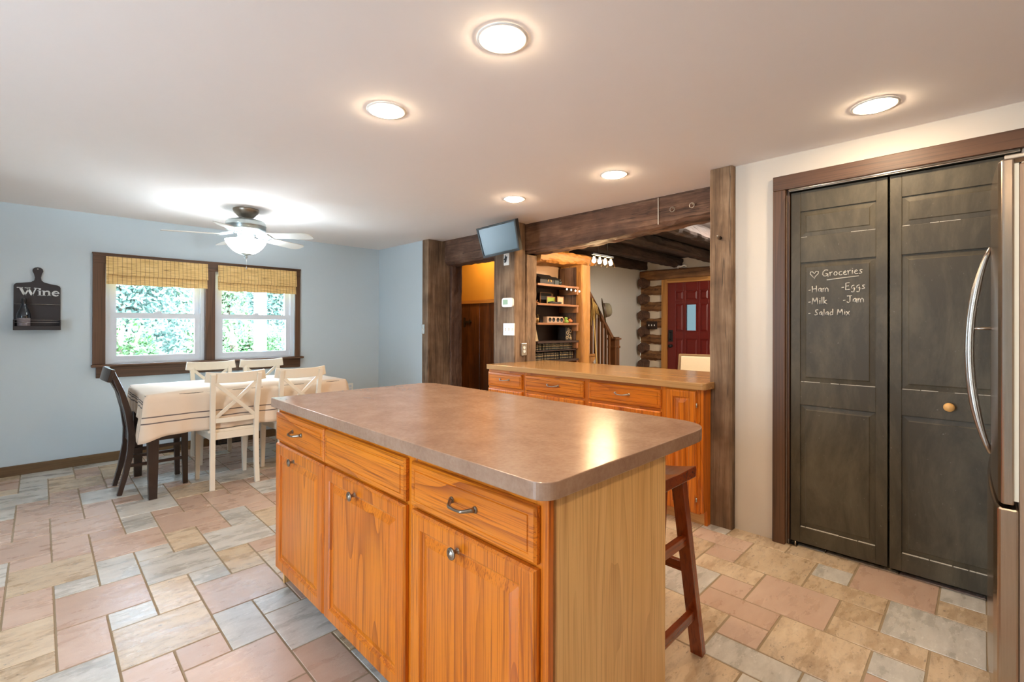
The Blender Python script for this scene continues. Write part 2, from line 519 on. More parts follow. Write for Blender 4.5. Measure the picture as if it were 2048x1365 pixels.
# floor: hopscotch of one-by-one, one-by-two and two-by-two stone tiles
MU, MV, U0, V0 = .1592, .1573, .05, 2.66
KNOWN = {(0, 0): 1, (2, 1): 0, (1, -3): .5, (3, -2): 1, (14, -14): 1, (12, -15): .5, (15, -17): 0, (17, -16): 1, (16, -13): .5,
         (1, 2, 'b'): 0, (2, -1, 'b'): .5, (4, -4, 'b'): 0, (0, -2, 'b'): 1, (0, 2, 'c'): 0, (1, -1, 'c'): 0, (3, 0, 'c'): 0}
def floor_bm(bm):
    lay = bm.loops.layers.float_color.new('tone')
    rnd = random.Random(11)
    def tile(i0, j0, i1, j1, key):
        x0, x1, y0, y1 = U0+MU*i0, U0+MU*i1, V0+MV*j0, V0+MV*j1
        lim = 3.36 if (y0 > 3.2 and y1 < 4.6) else (3.16 if y0 > 1.3 else 3.12)
        x0, x1, y0, y1 = max(x0, -2.4), min(x1, lim), max(y0, -2.2), min(y1, 5.64)
        if x1-x0 < .03 or y1-y0 < .03: return
        k = KNOWN.get(key, rnd.choice((0, .5, 1, 0, .5, 1, 1)))
        col = (k, rnd.random(), rnd.random(), 1)
        g, b = .003, .002
        def ring(e, z): return [bm.verts.new(p) for p in ((x0+e, y0+e, z), (x1-e, y0+e, z), (x1-e, y1-e, z), (x0+e, y1-e, z))]
        A, B = ring(g+b, 0), ring(g, -.0035)
        fs = [bm.faces.new(A)]+[bm.faces.new((B[q], B[(q+1) % 4], A[(q+1) % 4], A[q])) for q in range(4)]
        for f in fs:
            f.material_index = 0
            for l in f.loops: l[lay] = col
    for i in range(-60, 60):
        for j in range(-60, 60):
            a, b = 2*i+j, i-3*j
            if not (-18 < a < 24 and -34 < b < 24): continue
            tile(a, b, a+2, b+2, (a, b))
            tile(a+1, b+2, a+2, b+4, (a+1, b+2, 'b'))
            tile(a, b+2, a+1, b+3, (a, b+2, 'c'))
    n0 = len(bm.faces)
    box(bm, -2.4, 3.95, -2.2, 5.79, -.06, -.0022)
    bm.faces.ensure_lookup_table()
    for f in bm.faces[n0:]: f.material_index = 1
struct('floor', floor_bm, ['stone_tile', 'grout'], label='stone tile floor in a mix of grey, tan and terracotta')
struct('floor', BX(3.95, 7.6, .9, 5.8, -.06, -.001), 'living_floor')
struct('ceiling', BX(-2.5, 3.36, -2.3, 5.79, CZ, CZ+.12), 'ceiling_paint', label='smooth painted ceiling with recessed lights')
struct('ceiling', BX(3.36, 7.6, .82, 5.8, 2.335, 2.45), DARKJ['x'])
struct('ceiling', BX(3.36, 4.1, -2.4, .82, CZ, CZ+.12), 'ceiling_paint')
struct('wall_left', many(BX(-2.5, .42, VW, VW+.15, 0, CZ+.1), BX(2.085, 3.4, VW, VW+.15, 0, CZ+.1), BX(.42, 2.085, VW, VW+.15, 0, .872), BX(.42, 2.085, VW, VW+.15, 1.87, CZ+.1)), 'wall_paint_blue', label='pale blue painted wall with the double window')
struct('wall_back', BX(3.163, 3.40, 4.62, VW, 0, CZ), 'wall_paint_blue', label='narrow pale blue wall beside the timber post')
struct('wall_right', many(BX(UR, UR+.12, .80, 1.085, 0, CZ), BX(UR, UR+.12, -.12, .80, 2.05, CZ), BX(UR, UR+.12, -2.2, -.12, 0, CZ)), 'wall_paint_pale', label='off-white wall around the pantry doors')
struct('wall_behind', BX(-2.5, 3.17, -2.32, -2.2, 0, CZ), 'wall_paint_pale')
struct('wall_added_opening', many(BX(-2.52, -2.4, -2.2, 1.25, 0, CZ), BX(-2.52, -2.4, 1.75, VW, 0, CZ), BX(-2.52, -2.4, 1.25, 1.75, 2.1, CZ), BX(-2.52, -2.4, 1.25, 1.75, 0, .2)), 'wall_paint_blue')  # the opening is added to let daylight in, narrowed to weaken it
struct('wall_pantry', many(BX(3.9, 4.0, -1.0, .82, 0, CZ), BX(3.17, 3.9, -1.0, -.9, 0, CZ)), 'wall_paint_pale')
struct('wall_living', BX(3.17, 7.6, .82, .9, 0, 2.4), 'plaster_cream')
struct('wall_stair', BX(4.45, 7.2, 4.10, 4.2, 0, 2.4), 'wall_paint_grey', label='grey wall behind the staircase')
struct('wall_hall', many(BX(4.30, 4.40, 3.44, 5.8, 1.585, 2.4), BX(3.40, 4.40, 5.66, 5.78, 0, 2.4)), 'mustard_paint', label='mustard wall above the wainscot in the hall')
bmw = bmesh.new()
for k in range(11):
    y0 = 3.5+.2*k; box(bmw, 4.285-(k % 2)*.003, 4.31, y0+.002, y0+.198, 0, 1.56)
struct('wall_wainscot', bmw, WAIN['z'], label='dark plank wainscot below the mustard wall', bevel=.004)
struct('trim_1', BX(4.265, 4.31, 3.44, 5.7, 1.555, 1.60), GOLD['y'])
bl = thing('strap_hinge', 'black iron strap hinge on the dark hall wainscot', 'hinge', (4.28, 5.2, 1.25))
obj('hinge_plate', BX(4.272, 4.284, 5.205, 5.235, 1.225, 1.36), 'black_iron', bl)
obj('hinge_strap', lambda bm: prism(bm, [(5.205, 1.31), (5.12, 1.312), (5.10, 1.335), (5.085, 1.31), (5.06, 1.3), (5.085, 1.29), (5.10, 1.265), (5.12, 1.285), (5.205, 1.28)], 'x', 4.272, 4.282), 'black_iron', bl)
struct('baseboard_left', many(BX(-2.4, 1.30, 5.617, VW, 0, .082), BX(1.56, 3.16, 5.617, VW, 0, .082)), BASE['x'], bevel=.004, label='brown baseboard under the window wall')
struct('baseboard_back', BX(3.145, 3.163, 4.63, 5.617, 0, .082), BASE['y'], bevel=.004)
rg = thing('floor_register', 'dark slotted vent at the foot of the window wall', 'vent', (1.43, 5.615, 0))
obj('frame', many(BX(1.30, 1.56, 5.60, 5.634, 0, .012), BX(1.30, 1.56, 5.60, 5.634, .058, .07), BX(1.30, 1.31, 5.60, 5.634, .012, .058), BX(1.55, 1.56, 5.60, 5.634, .012, .058), BX(1.31, 1.55, 5.62, 5.634, .012, .058)), 'black_iron', rg)
obj('louvre', many(*[BX(1.318+.0125*k, 1.323+.0125*k, 5.604, 5.62, .012, .058) for k in range(19)]), 'fridge_grey', rg)
# ------------------------------------------------------------------ dining windows
for k, (a, b) in enumerate(((.42, 1.197), (1.283, 2.085))):
    zb, zt, zm = .872, 1.868, 1.33
    w = struct(f'window_{k+1}', many(BX(a, a+.035, 5.66, 5.76, zb, zt), BX(b-.035, b, 5.66, 5.76, zb, zt), BX(a+.035, b-.035, 5.66, 5.76, zb, zb+.03), BX(a+.035, b-.035, 5.66, 5.76, zt-.03, zt)), 'white_vinyl', label=('white double-hung window left of the mullion', 'white double-hung window right of the mullion')[k])
    def sash(y, z0, z1, bt, tp): return many(BX(a+.035, a+.082, y, y+.035, z0, z1), BX(b-.082, b-.035, y, y+.035, z0, z1), BX(a+.082, b-.082, y, y+.035, z0, z0+bt), BX(a+.082, b-.082, y, y+.035, z1-tp, z1))
    lo = obj('lower_sash', sash(5.672, zb+.03, zm+.028, .052, .05), 'white_vinyl', w)
    obj('pane', BX(a+.08, b-.08, 5.688, 5.692, zb+.08, zm-.02), 'window_glass', lo)
    hi = obj('upper_sash', sash(5.712, zm-.025, zt-.03, .045, .045), 'white_vinyl', w)
    obj('pane', BX(a+.08, b-.08, 5.728, 5.732, zm+.018, zt-.07), 'window_glass', hi)
    obj('latch', many(BX((a+b)/2-.03, (a+b)/2+.03, 5.668, 5.69, zm+.028, zm+.04), BX((a+b)/2-.01, (a+b)/2+.03, 5.664, 5.68, zm+.04, zm+.048)), 'white_vinyl', w)
struct('trim_2', many(BX(.33, .42, 5.612, VW, .885, 1.885), BX(2.085, 2.142, 5.612, VW, .885, 1.885), BX(1.197, 1.283, 5.612, 5.70, .885, 1.80)), CASE['z'], bevel=.004, label='dark stained upright window casings and mullion')
struct('trim_3', many(BX(.33, 2.142, 5.610, VW, 1.80, 1.888), BX(.325, 2.147, 5.604, VW, 1.882, 1.896)), CASE['x'], bevel=.004, label='dark stained window head casing')
struct('trim_4', many(BX(.322, 2.17, 5.565, 5.672, .862, .885), BX(.355, 2.145, 5.612, VW, .762, .862)), CASE['x'], bevel=.005, label='dark stained window sill and apron')
for k, (a, b, z0) in enumerate(((.418, 1.207, 1.612), (1.300, 2.083, 1.600))):
    t = thing('bamboo_shade', ('woven bamboo roman shade over the left window', 'woven bamboo roman shade over the right window')[k], 'window shade', ((a+b)/2, 5.60, z0), 'bamboo shades')
    obj('headrail', BX(a+.01, b-.01, 5.585, 5.609, 1.835, 1.858), 'pale_maple', t)
    def flap(y0, y1, za, zb, w):
        def g(bm):
            n = 24
            R = []
            for i in range(n+1):
                x = a+w+(b-a-2*w)*i/n
                dz = .003*math.sin(i*.9+k)
                R.append([bm.verts.new(p) for p in ((x, y0, za+dz), (x, y1, zb), (x, y1+.006, zb), (x, y0+.006, za+dz))])
            for i in range(n):
                for q in range(4): bm.faces.new((R[i][q], R[i][(q+1) % 4], R[i+1][(q+1) % 4], R[i+1][q]))
            bm.faces.new(R[0]); bm.faces.new(R[-1][::-1])
        return g
    obj('valance_flap', flap(5.558, 5.578, z0+.086, 1.864, 0), 'bamboo_weave', t)
    obj('folded_drop', flap(5.572, 5.590, z0, z0+.14, .003), 'bamboo_weave', t)
    obj('second_fold', flap(5.590, 5.602, z0+.012, z0+.15, .003), 'bamboo_weave', t)
# ------------------------------------------------------------------ timber frame of the opening
ct = thing('timber_post', 'weathered board post at the left side of the hall doorway', 'post', (3.3, 4.56, 0))
obj('board', BX(3.150, 3.463, 4.500, 4.618, 0, CZ), BARN['z'], ct, .006)
obj('split_log', lambda bm: rough(bm, 'z', 0, CZ-.02, sec_rect(3.466, 3.655, 4.488, 4.612, .02), .010, 40, 3), LOG['z'], ct)
sp = thing('switch_plate', 'grey light switch plate on the weathered post by the blue wall', 'switch', (3.148, 4.596, 1.15))
obj('plate', BX(3.141, 3.149, 4.558, 4.617, 1.15, 1.258), 'brushed_nickel', sp, .002)
obj('toggle', BX(3.132, 3.142, 4.583, 4.593, 1.19, 1.216), 'white_plastic', sp)
cp = thing('timber_post', 'board-clad middle post under the television', 'post', (3.35, 3.3, 0))
obj('plank', BX(3.197, 3.335, 3.345, 3.440, 0, CZ), BARN['z'], cp, .004)
obj('plank', BX(3.192, 3.335, 3.248, 3.342, 0, CZ), BARN['z'], cp, .004)
obj('plank', BX(3.186, 3.335, 3.142, 3.245, 0, CZ), BARN['z'], cp, .006)
obj('log_corner', lambda bm: rough(bm, 'z', 0, 1.945, sec_rect(3.350, 3.515, 3.145, 3.43, .02), .008, 40, 5), BARN['z'], cp)
rp = tag(obj('timber_post', lambda bm: rough(bm, 'z', 0, CZ-.002, sec_rect(3.0, 3.35, 1.087, 1.224, .008), .003, 30, 8), BARN['z']), 'tall plain board post between the wood counter and the pantry wall', 'post')
hk = thing('coat_hook', 'single metal hook screwed into the right-hand post', 'hook', (3.0, 1.157, 1.79))
obj('hook_arm', lambda bm: sweep(bm, [(3.0, 1.157, 1.80), (2.985, 1.157, 1.80), (2.968, 1.157, 1.792), (2.958, 1.157, 1.802), (2.958, 1.157, 1.815)], [.006, .005, .005, .005, .006], 8), 'pewter', hk)
obj('hook_base', lambda bm: lathe(bm, [(.011, -.003), (.011, 0), (0, 0)], (3.0, 1.157, 1.80), 12, 'x'), 'pewter', hk)
def beamtap(t, x, y):
    lift = .085*max(0, 1-t*1.9)
    if y < 2.1: y += lift
    if x < 3.45 and t > .985: x += .012
    return x, y
tag(obj('log_beam', lambda bm: rough(bm, 'y', 1.10, 4.497, sec_rect(3.372, 3.60, 1.962, 2.31, .03, 4), .011, 60, 4, beamtap), LOG['y']), 'long hand-hewn log beam under the ceiling above the opening', 'beam')
for k, (v, z) in enumerate(((1.636, 2.12), (1.487, 2.124))):
    e = tag(obj('eye_screw', lambda bm: (sweep(bm, [(3.37, v, z+.012), (3.34, v, z+.012)], .004, 8), sweep(bm, [(3.330, v+.018*math.cos(a), z+.018*math.sin(a)) for a in [2*PI*i/14 for i in range(15)]], .0035, 6, False)), 'pewter'), ('metal eye screw on the log beam, farther from the right post', 'metal eye screw on the log beam, nearer the right post')[k], 'hook', 'eye screws on the beam')
tag(obj('wire_strip', BX(3.350, 3.356, 1.757, 1.763, 2.03, 2.235), 'chalk'), 'thin pale wire running down the face of the log beam', 'wire')
JN = ('exposed ceiling joist closest to the stair wall', 'second exposed joist from the stair wall', 'third exposed joist from the stair wall', 'dark exposed joist nearest the right post')
for k, v in enumerate((3.965, 3.35, 2.735, 2.12)):
    tag(obj('ceiling_joist', lambda bm: rough(bm, 'x', 3.62, 7.19, sec_rect(v, v+.17, 2.185+.008*k, 2.333, .02), .012, 40, 20+k), DARKJ['x']), JN[k]+', running away above the living room', 'joist', 'exposed joists')
# ------------------------------------------------------------------ pantry: casing, bifold doors
struct('trim_5', many(BX(3.018, UR, .80, .866, 0, 2.035), BX(UR, UR+.10, .785, .80, 0, 2.035)), CASE['z'], bevel=.004, label='dark stained side casing of the pantry doors')
struct('trim_6', many(BX(3.018, UR, -.95, .866, 2.035, 2.118), BX(UR, UR+.10, -.12, .80, 2.035, 2.05)), CASE['y'], bevel=.004, label='dark stained head casing over the pantry doors')
pd = bpy.data.objects.new('door_1', None); COL.objects.link(pd); pd.location = (3.06, .33, .03); pd['kind'] = 'structure'; pd['label'] = 'pair of chalkboard-black bifold pantry doors'
def leaf(bm, v0, v1):
    x0, x1 = 3.052, 3.085
    st = .047
    rails = ((.028, .118), (.808, .938), (1.612, 1.755), (1.902, 2.015))
    def mb(*a):
        n = len(bm.faces); box(bm, *a)
    box(bm, 3.0605, x1, v0+.01, v1-.01, .04, 2.0)                      # core
    mb(x0, x1, v0, v0+st, .028, 2.015); mb(x0, x1, v1-st, v1, .028, 2.015)
    for a, b in rails: mb(x0, x1, v0+st, v1-st, a, b)
    for (a, b) in ((.118, .808), (.938, 1.612), (1.755, 1.902)):
        # raised field with a sloping margin
        y0, y1, z0, z1 = v0+st, v1-st, a, b
        g, s = .004, .026
        A = [bm.verts.new((3.0600, y, z)) for y, z in ((y0+g, z0+g), (y1-g, z0+g), (y1-g, z1-g), (y0+g, z1-g))]
        B = [bm.verts.new((3.0568, y, z)) for y, z in ((y0+s, z0+s), (y1-s, z0+s), (y1-s, z1-s), (y0+s, z1-s))]
        D = [bm.verts.new((3.0542, y, z)) for y, z in ((y0+s+.002, z0+s+.002), (y1-s-.002, z0+s+.002), (y1-s-.002, z1-s-.002), (y0+s+.002, z1-s-.002))]
        for q in range(4):
            bm.faces.new((A[q], A[(q+1) % 4], B[(q+1) % 4], B[q])); bm.faces.new((B[q], B[(q+1) % 4], D[(q+1) % 4], D[q]))
        bm.faces.new(D)
for k, (a, b) in enumerate(((.343, .779), (-.112, .334))):
    lf = obj('door_leaf', lambda bm: leaf(bm, a, b), 'chalkboard_paint', pd, .002, ('chalkboard leaf with the handwritten grocery list', 'chalkboard leaf with the round wooden knob')[k])
    # chalk dust lying on the rails' top edges
    rnd = random.Random(5+k)
    def dust(bm):
        for z in (.1185, .9385, 1.7555):
            y = a+.05
            while y < b-.06:
                ln = rnd.uniform(.02, .10)
                if rnd.random() < (.93 if z < 1 else .45): box(bm, 3.0525, 3.0645, y, min(y+ln, b-.05), z-.001, z+rnd.uniform(.0006, (.0030 if z < .5 else .0018)))
                y += ln+rnd.uniform(0, .006)
    obj('chalk_dust', dust, 'chalk', lf)
    if k == 0: LEAF = lf
    else:
        obj('knob', lambda bm: lathe(bm, [(.008, 0), (.008, -.014), (.015, -.020), (.021, -.030), (.019, -.039), (.010, -.044), (0, -.045)], (3.053, .112, .872), 20, 'x'), 'pale_maple', lf, label='round natural wood knob')
obj('track', many(BX(3.022, 3.046, -.115, .782, 2.019, 2.030), lambda bm: sweep(bm, [(3.026, -.115, 2.028), (3.026, .782, 2.028)], .008, 10)), 'brushed_nickel', pd)
obj('floor_bracket', many(BX(3.04, 3.08, .745, .79, 0, .006), lambda bm: sweep(bm, [(3.045, .788, .004), (3.045, .788, .03)], .004, 6), lambda bm: sweep(bm, [(3.05, .755, .004), (3.055, .755, .028)], .006, 8)), 'pewter', pd)
# chalk handwriting: strokes in (x right, y up) per letter; x-height 1, capitals 1.7
GL = {
 'G': (1.5, [[(1.25, 1.45), (.9, 1.7), (.4, 1.5), (.1, .9), (.2, .3), (.6, 0), (1.1, .2), (1.2, .7), (.75, .72)], [(1.2, .7), (1.25, -.15)]]),
 'r': (.8, [[(.1, 1), (.2, .5), (.2, 0)], [(.2, .6), (.45, .95), (.75, .95)]]),
 'o': (1.0, [[(.5, 1), (.15, .7), (.15, .25), (.5, 0), (.85, .3), (.8, .8), (.5, 1)]]),
 'c': (.9, [[(.8, .85), (.45, 1), (.12, .6), (.2, .15), (.5, 0), (.8, .15)]]),
 'e': (.9, [[(.15, .5), (.75, .6), (.7, .95), (.4, 1), (.12, .6), (.2, .12), (.5, 0), (.85, .15)]]),
 'i': (.45, [[(.2, 1), (.2, 0)], [(.2, 1.35), (.24, 1.4)]]),
 's': (.85, [[(.75, .9), (.4, 1), (.2, .75), (.5, .5), (.75, .25), (.5, 0), (.1, .1)]]),
 'H': (1.25, [[(.1, 1.6), (.15, 0)], [(1.0, 1.65), (1.0, 0)], [(.12, .8), (1.0, .9)]]),
 'a': (1.05, [[(.75, .95), (.35, 1), (.1, .5), (.3, 0), (.65, .25), (.78, .95)], [(.78, .95), (.78, .15), (1.0, 0)]]),
 'm': (1.4, [[(.1, 1), (.12, 0)], [(.12, .6), (.4, 1), (.6, .7), (.6, 0)], [(.6, .6), (.9, 1), (1.15, .7), (1.2, 0)]]),
 '-': (.8, [[(.1, .55), (.6, .62)]]),
 'E': (1.15, [[(.95, 1.65), (.2, 1.6), (.15, 0), (1.0, .05)], [(.18, .85), (.8, .9)]]),
 'g': (1.05, [[(.75, .95), (.35, 1), (.1, .55), (.3, .1), (.65, .25), (.8, .95), (.8, -.4), (.5, -.75), (.15, -.5)]]),
 'M': (1.6, [[(.1, 0), (.25, 1.65)], [(.25, 1.65), (.7, .5)], [(.7, .5), (1.15, 1.7)], [(1.15, 1.7), (1.35, 0)]]),
 'l': (.45, [[(.2, 1.8), (.2, 0)]]),
 'k': (.95, [[(.15, 1.8), (.15, 0)], [(.75, 1), (.18, .5)], [(.18, .5), (.85, 0)]]),
 'J': (1.15, [[(.1, 1.6), (1.1, 1.65)], [(.7, 1.62), (.7, .3), (.4, 0), (.05, .25)]]),
 'S': (1.15, [[(1.0, 1.5), (.6, 1.7), (.2, 1.3), (.6, .85), (.95, .4), (.55, 0), (.1, .2)]]),
 'd': (1.05, [[(.75, .8), (.4, 1), (.12, .5), (.3, 0), (.7, .25)], [(.78, 1.8), (.78, 0)]]),
 'x': (.95, [[(.1, 1), (.85, 0)], [(.85, 1.1), (.05, -.1)]]),
 ' ': (.7, []),
}
def write(bm, txt, v, z, h, adv=1.0, slope=0):
    x = 0
    for chx in txt:
        w, strokes = GL[chx]
        for st in strokes:
            pts = [(3.0535, v-(x+px)*h*adv, z+py*h+slope*(x+px)*h) for px, py in st]
            # smooth the stroke a little
            q = [pts[0]]
            for a, b in zip(pts, pts[1:]):
                q.append(tuple((m+n)/2 for m, n in zip(a, b)))
            q.append(pts[-1])
            sweep(bm, q if len(pts) > 5 else pts, .0026, 5)
        x += w
    return x*h*adv
def chalk_text(bm):
    write(bm, 'Groceries', .628, 1.525, .0222, 1.02, .03)
    # heart and underline
    hp = [(.667, 1.522), (.684, 1.545), (.682, 1.556), (.672, 1.556), (.664, 1.545), (.655, 1.558), (.645, 1.556), (.645, 1.545), (.660, 1.528), (.664, 1.515)]
    sweep(bm, [(3.0535, a, b) for a, b in hp], .0026, 5)
    sweep(bm, [(3.0535, .605, 1.506), (3.0535, .55, 1.511), (3.0535, .462, 1.518)], .0026, 5)
    write(bm, '-Ham', .694, 1.441, .0222, 1.0); write(bm, '-Eggs', .540, 1.448, .0222, .98)
    write(bm, '-Milk', .694, 1.374, .0222, .98); write(bm, '-Jam', .533, 1.378, .0222, .98)
    write(bm, '- Salad Mix', .694, 1.312, .0195, 1.0)
obj('chalk_writing', chalk_text, 'chalk', LEAF, label='white handwritten chalk grocery list')
# ------------------------------------------------------------------ refrigerator
fr = thing('refrigerator', 'stainless steel french door refrigerator at the right edge of the kitchen', 'refrigerator', (2.48, -.45, 0))
obj('body', BX(2.035, 2.935, -.86, -.0755, .03, 1.735), 'steel_side', fr, .006)
obj('foot_grille', BX(2.05, 2.92, -.80, -.10, 0, .05), 'black_plastic', fr)
def fdoor(u0, u1, z0, z1, vb, edge, bulge, tot0, tot1):
    def g(bm):
        n = 18; P = []
        for i in range(n+1):
            u = u0+(u1-u0)*i/n
            s = (u-tot0)/(tot1-tot0)
            v = edge+bulge*(1-(2*s-1)**2)
            e = min(i, n-i)
            if e == 0: v -= .006
            P.append((u, v))
        poly = [(u1, vb), (u0, vb)]+P
        prism(bm, poly, 'z', z0, z1)
    return g
for k, (a, b) in enumerate(((2.033, 2.482), (2.488, 2.937))):
    d = obj('fridge_door', fdoor(a, b, .722, 1.752, -.066, -.034, .014, 2.033, 2.937), 'stainless_steel', fr, .005)
    obj('gasket', BX(a+.006, b-.006, -.0752, -.066, .735, 1.735), 'gasket_rubber', d)
    hu = 2.452 if k == 0 else 2.518
    ps = []
    for i in range(25):
        s = i/24
        ps.append((hu, -.020+.056*(1-(2*s-1)**2)**.85, .79+.75*s))
    hd = obj('door_handle', lambda bm: sweep(bm, ps, [.006+.008*min(1, min(i, 24-i)/5) for i in range(25)], 10), 'brushed_nickel', d, label='bowed metal door handle')
    obj('handle_pin', lambda bm: sweep(bm, [(hu, -.022, 1.245), (hu, .034, 1.245)], .006, 8), 'brushed_nickel', hd)
    obj('hinge_cap', BX((2.045 if k == 0 else 2.865), (2.105 if k == 0 else 2.925), -.11, -.045, 1.752, 1.766), 'brushed_nickel', d, .003)
obj('freezer_drawer', fdoor(2.033, 2.937, .075, .712, -.0755, -.026, .014, 2.033, 2.937), 'stainless_steel', fr, .006)
# ------------------------------------------------------------------ raised-panel fronts and hardware
def front_slab(bm, face, v0, v1, z0, z1, th=.019, lip=.014):
    """drawer front facing -u: bevelled edge, routed line"""
    u = face
    def ring(e, x): return [bm.verts.new((x, y, z)) for y, z in ((v0+e, z0+e), (v1-e, z0+e), (v1-e, z1-e), (v0+e, z1-e))]
    Rs = [ring(0, u+th), ring(0, u+.008), ring(.006, u+.002), ring(.020, u+.001), ring(.0215, u+.003), ring(.0235, u+.003), ring(.025, u)]
    for A, B in zip(Rs, Rs[1:]):
        for q in range(4): bm.faces.new((A[q], A[(q+1) % 4], B[(q+1) % 4], B[q]))
    bm.faces.new(Rs[-1]); bm.faces.new(Rs[0][::-1])
def front_door(bm, face, v0, v1, z0, z1, th=.019, st=.055):
    """raised-panel door facing -u: mitred frame, cove, raised field"""
    u = face
    def ring(e, x): return [bm.verts.new((x, y, z)) for y, z in ((v0+e, z0+e), (v1-e, z0+e), (v1-e, z1-e), (v0+e, z1-e))]
    Rs = [ring(0, u+th), ring(0, u+.008), ring(.006, u+.001), ring(.012, u), ring(st-.008, u), ring(st-.004, u+.003), ring(st, u+.010), ring(st+.006, u+.011), ring(st+.028, u+.004), ring(st+.031, u+.003)]
    for A, B in zip(Rs, Rs[1:]):
        for q in range(4): bm.faces.new((A[q], A[(q+1) % 4], B[(q+1) % 4], B[q]))
    bm.faces.new(Rs[-1]); bm.faces.new(Rs[0][::-1])
def pull(u, v, z, w=.098, out=.026, sag=.006):
    def g(bm):
        P = []
        for i in range(17):
            s = i/16; x = math.sin(PI*s)
            P.append((u-.004-out*min(1, x*1.5), v+w/2-w*s, z-sag*x))
        sweep(bm, P, [.0075 if i in (0, 16) else .0038+.0028*abs(2*i/16-1)**2 for i in range(17)], 8)
        for y in (v+w/2, v-w/2): lathe(bm, [(.0095, 0), (.0095, -.003), (.006, -.006)], (u, y, z), 12, 'x')
    return g
def knob(u, v, z):
    return lambda bm: lathe(bm, [(.009, 0), (.006, -.004), (.005, -.014), (.010, -.017), (.0165, -.020), (.0165, -.024), (.0125, -.0255), (.011, -.0245), (.009, -.027), (0, -.0285)], (u, v, z), 20, 'x')
# ------------------------------------------------------------------ island
IT, IB = .90, .857
isl = thing('island_cabinet', 'honey oak kitchen island cabinet under the brown countertop', 'cabinet', (1.1, 1.55, 0))
obj('carcass', BX(.84, 1.37, .722, 2.385, .095, IB), OAK['z'], isl)
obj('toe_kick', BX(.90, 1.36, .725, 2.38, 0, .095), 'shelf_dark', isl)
obj('end_panel', BX(.848, 1.378, .698, .722, .0, IB), PANEL['z'], isl, .002, 'pale oak end panel')
obj('end_panel', BX(.84, 1.378, 2.385, 2.400, .0, IB), PANEL['z'], isl, .002)
obj('back_panel', BX(1.37, 1.384, .70, 2.398, 0, IB), PANEL['z'], isl)
for a, b in ((.698, .735), (1.225, 1.278), (1.842, 1.872), (2.378, 2.402)): obj('stile', BX(.820, .840, a, b, .095, IB), OAK['z'], isl, .002)
for z0, z1 in ((.825, IB-.001), (.675, .715), (.096, .115)): obj('rail', BX(.8215, .839, .70, 2.40, z0, z1), OAK['y'], isl)
COLS = ((1.862, 2.392), (1.268, 1.850), (.722, 1.234))
for k, (a, b) in enumerate(COLS):
    d = obj('drawer', lambda bm: front_slab(bm, .800, a, b, .700, .834), OAK['y'], isl)
    c = (a+b)/2
    if k != 1: obj('handle', pull(.800, c, .772), 'pewter', d)
    e = obj('door', lambda bm: front_door(bm, .800, a, b, .092, .688), OAK['z'], isl)
    obj('knob', knob(.800, (2.165, 1.590, 1.002)[k], .640), 'pewter', e)
def itop(bm):
    poly = roundpoly([(.783, .675, .055), (1.70, .675, .15), (1.70, 2.412, .14), (.783, 2.412, .012)], 12)
    prism(bm, poly, 'z', IB+.001, IT)
tag(obj('countertop', itop, 'brown_laminate', None, .0025), 'brown laminate countertop with rounded corners on the island', 'countertop')
# ------------------------------------------------------------------ peninsula
pn = thing('peninsula_cabinet', 'long honey oak cabinet under the wood-grain bar counter', 'cabinet', (3.15, 2.2, 0))
obj('carcass', BX(2.905, 3.48, 1.232, 3.13, .085, .857), OAK['z'], pn)
obj('toe_kick', many(BX(2.955, 3.45, 1.232, 3.12, 0, .085)), PANEL['y'], pn)
obj('end_panel', lambda bm: prism(bm, [(2.886, .095), (2.920, .095), (2.936, .10), (2.945, .092), (2.948, .0), (2.995, 0), (2.995, .857), (2.886, .857)], 'y', 1.212, 1.232), OAK['z'], pn, .002)
for a, b in ((1.233, 1.262), (1.440, 1.495), (2.055, 2.112), (2.697, 2.745), (3.150, 3.168)): obj('stile', BX(2.886, 2.905, a, b, .085, .857), OAK['z'], pn, .002)
for z0, z1 in ((.836, .856), (.68, .71), (.086, .105)): obj('rail', BX(2.8875, 2.904, 1.235, 3.166, z0, z1), OAK['y'], pn)
for k, (a, b, hv) in enumerate(((2.742, 3.163, 2.948), (2.107, 2.703, 2.402), (1.487, 2.062, 1.775))):
    d = obj('drawer', lambda bm: front_slab(bm, 2.868, a, b, .708, .836), OAK['y'], pn)
    obj('handle', pull(2.868, hv, .778, .11), 'brushed_nickel', d)
    obj('door', lambda bm: front_door(bm, 2.868, a, b, .088, .690), OAK['z'], pn)
d = obj('tall_door', lambda bm: front_door(bm, 2.868, 1.252, 1.449, .088, .848, .019, .05), OAK['z'], pn)
for z in (.176, .76): obj('hinge', lambda bm: sweep(bm, [(2.872, 1.249, z-.013), (2.872, 1.249, z+.013)], .005, 8), 'brushed_nickel', d)
def ptop(bm):
    poly = roundpoly([(2.855, 1.190, .03), (2.998, 1.190, 0), (2.998, 1.227, 0), (3.352, 1.227, 0), (3.352, 1.20, 0), (3.64, 1.20, .02), (3.64, 3.139, 0), (3.184, 3.139, 0), (3.184, 3.17, 0), (2.855, 3.17, .008)], 4)
    prism(bm, poly, 'z', .858, .90)
tag(obj('countertop', ptop, PTOP['y'], None, .003), 'wood-grain bar countertop on the long cabinet between the posts', 'countertop')
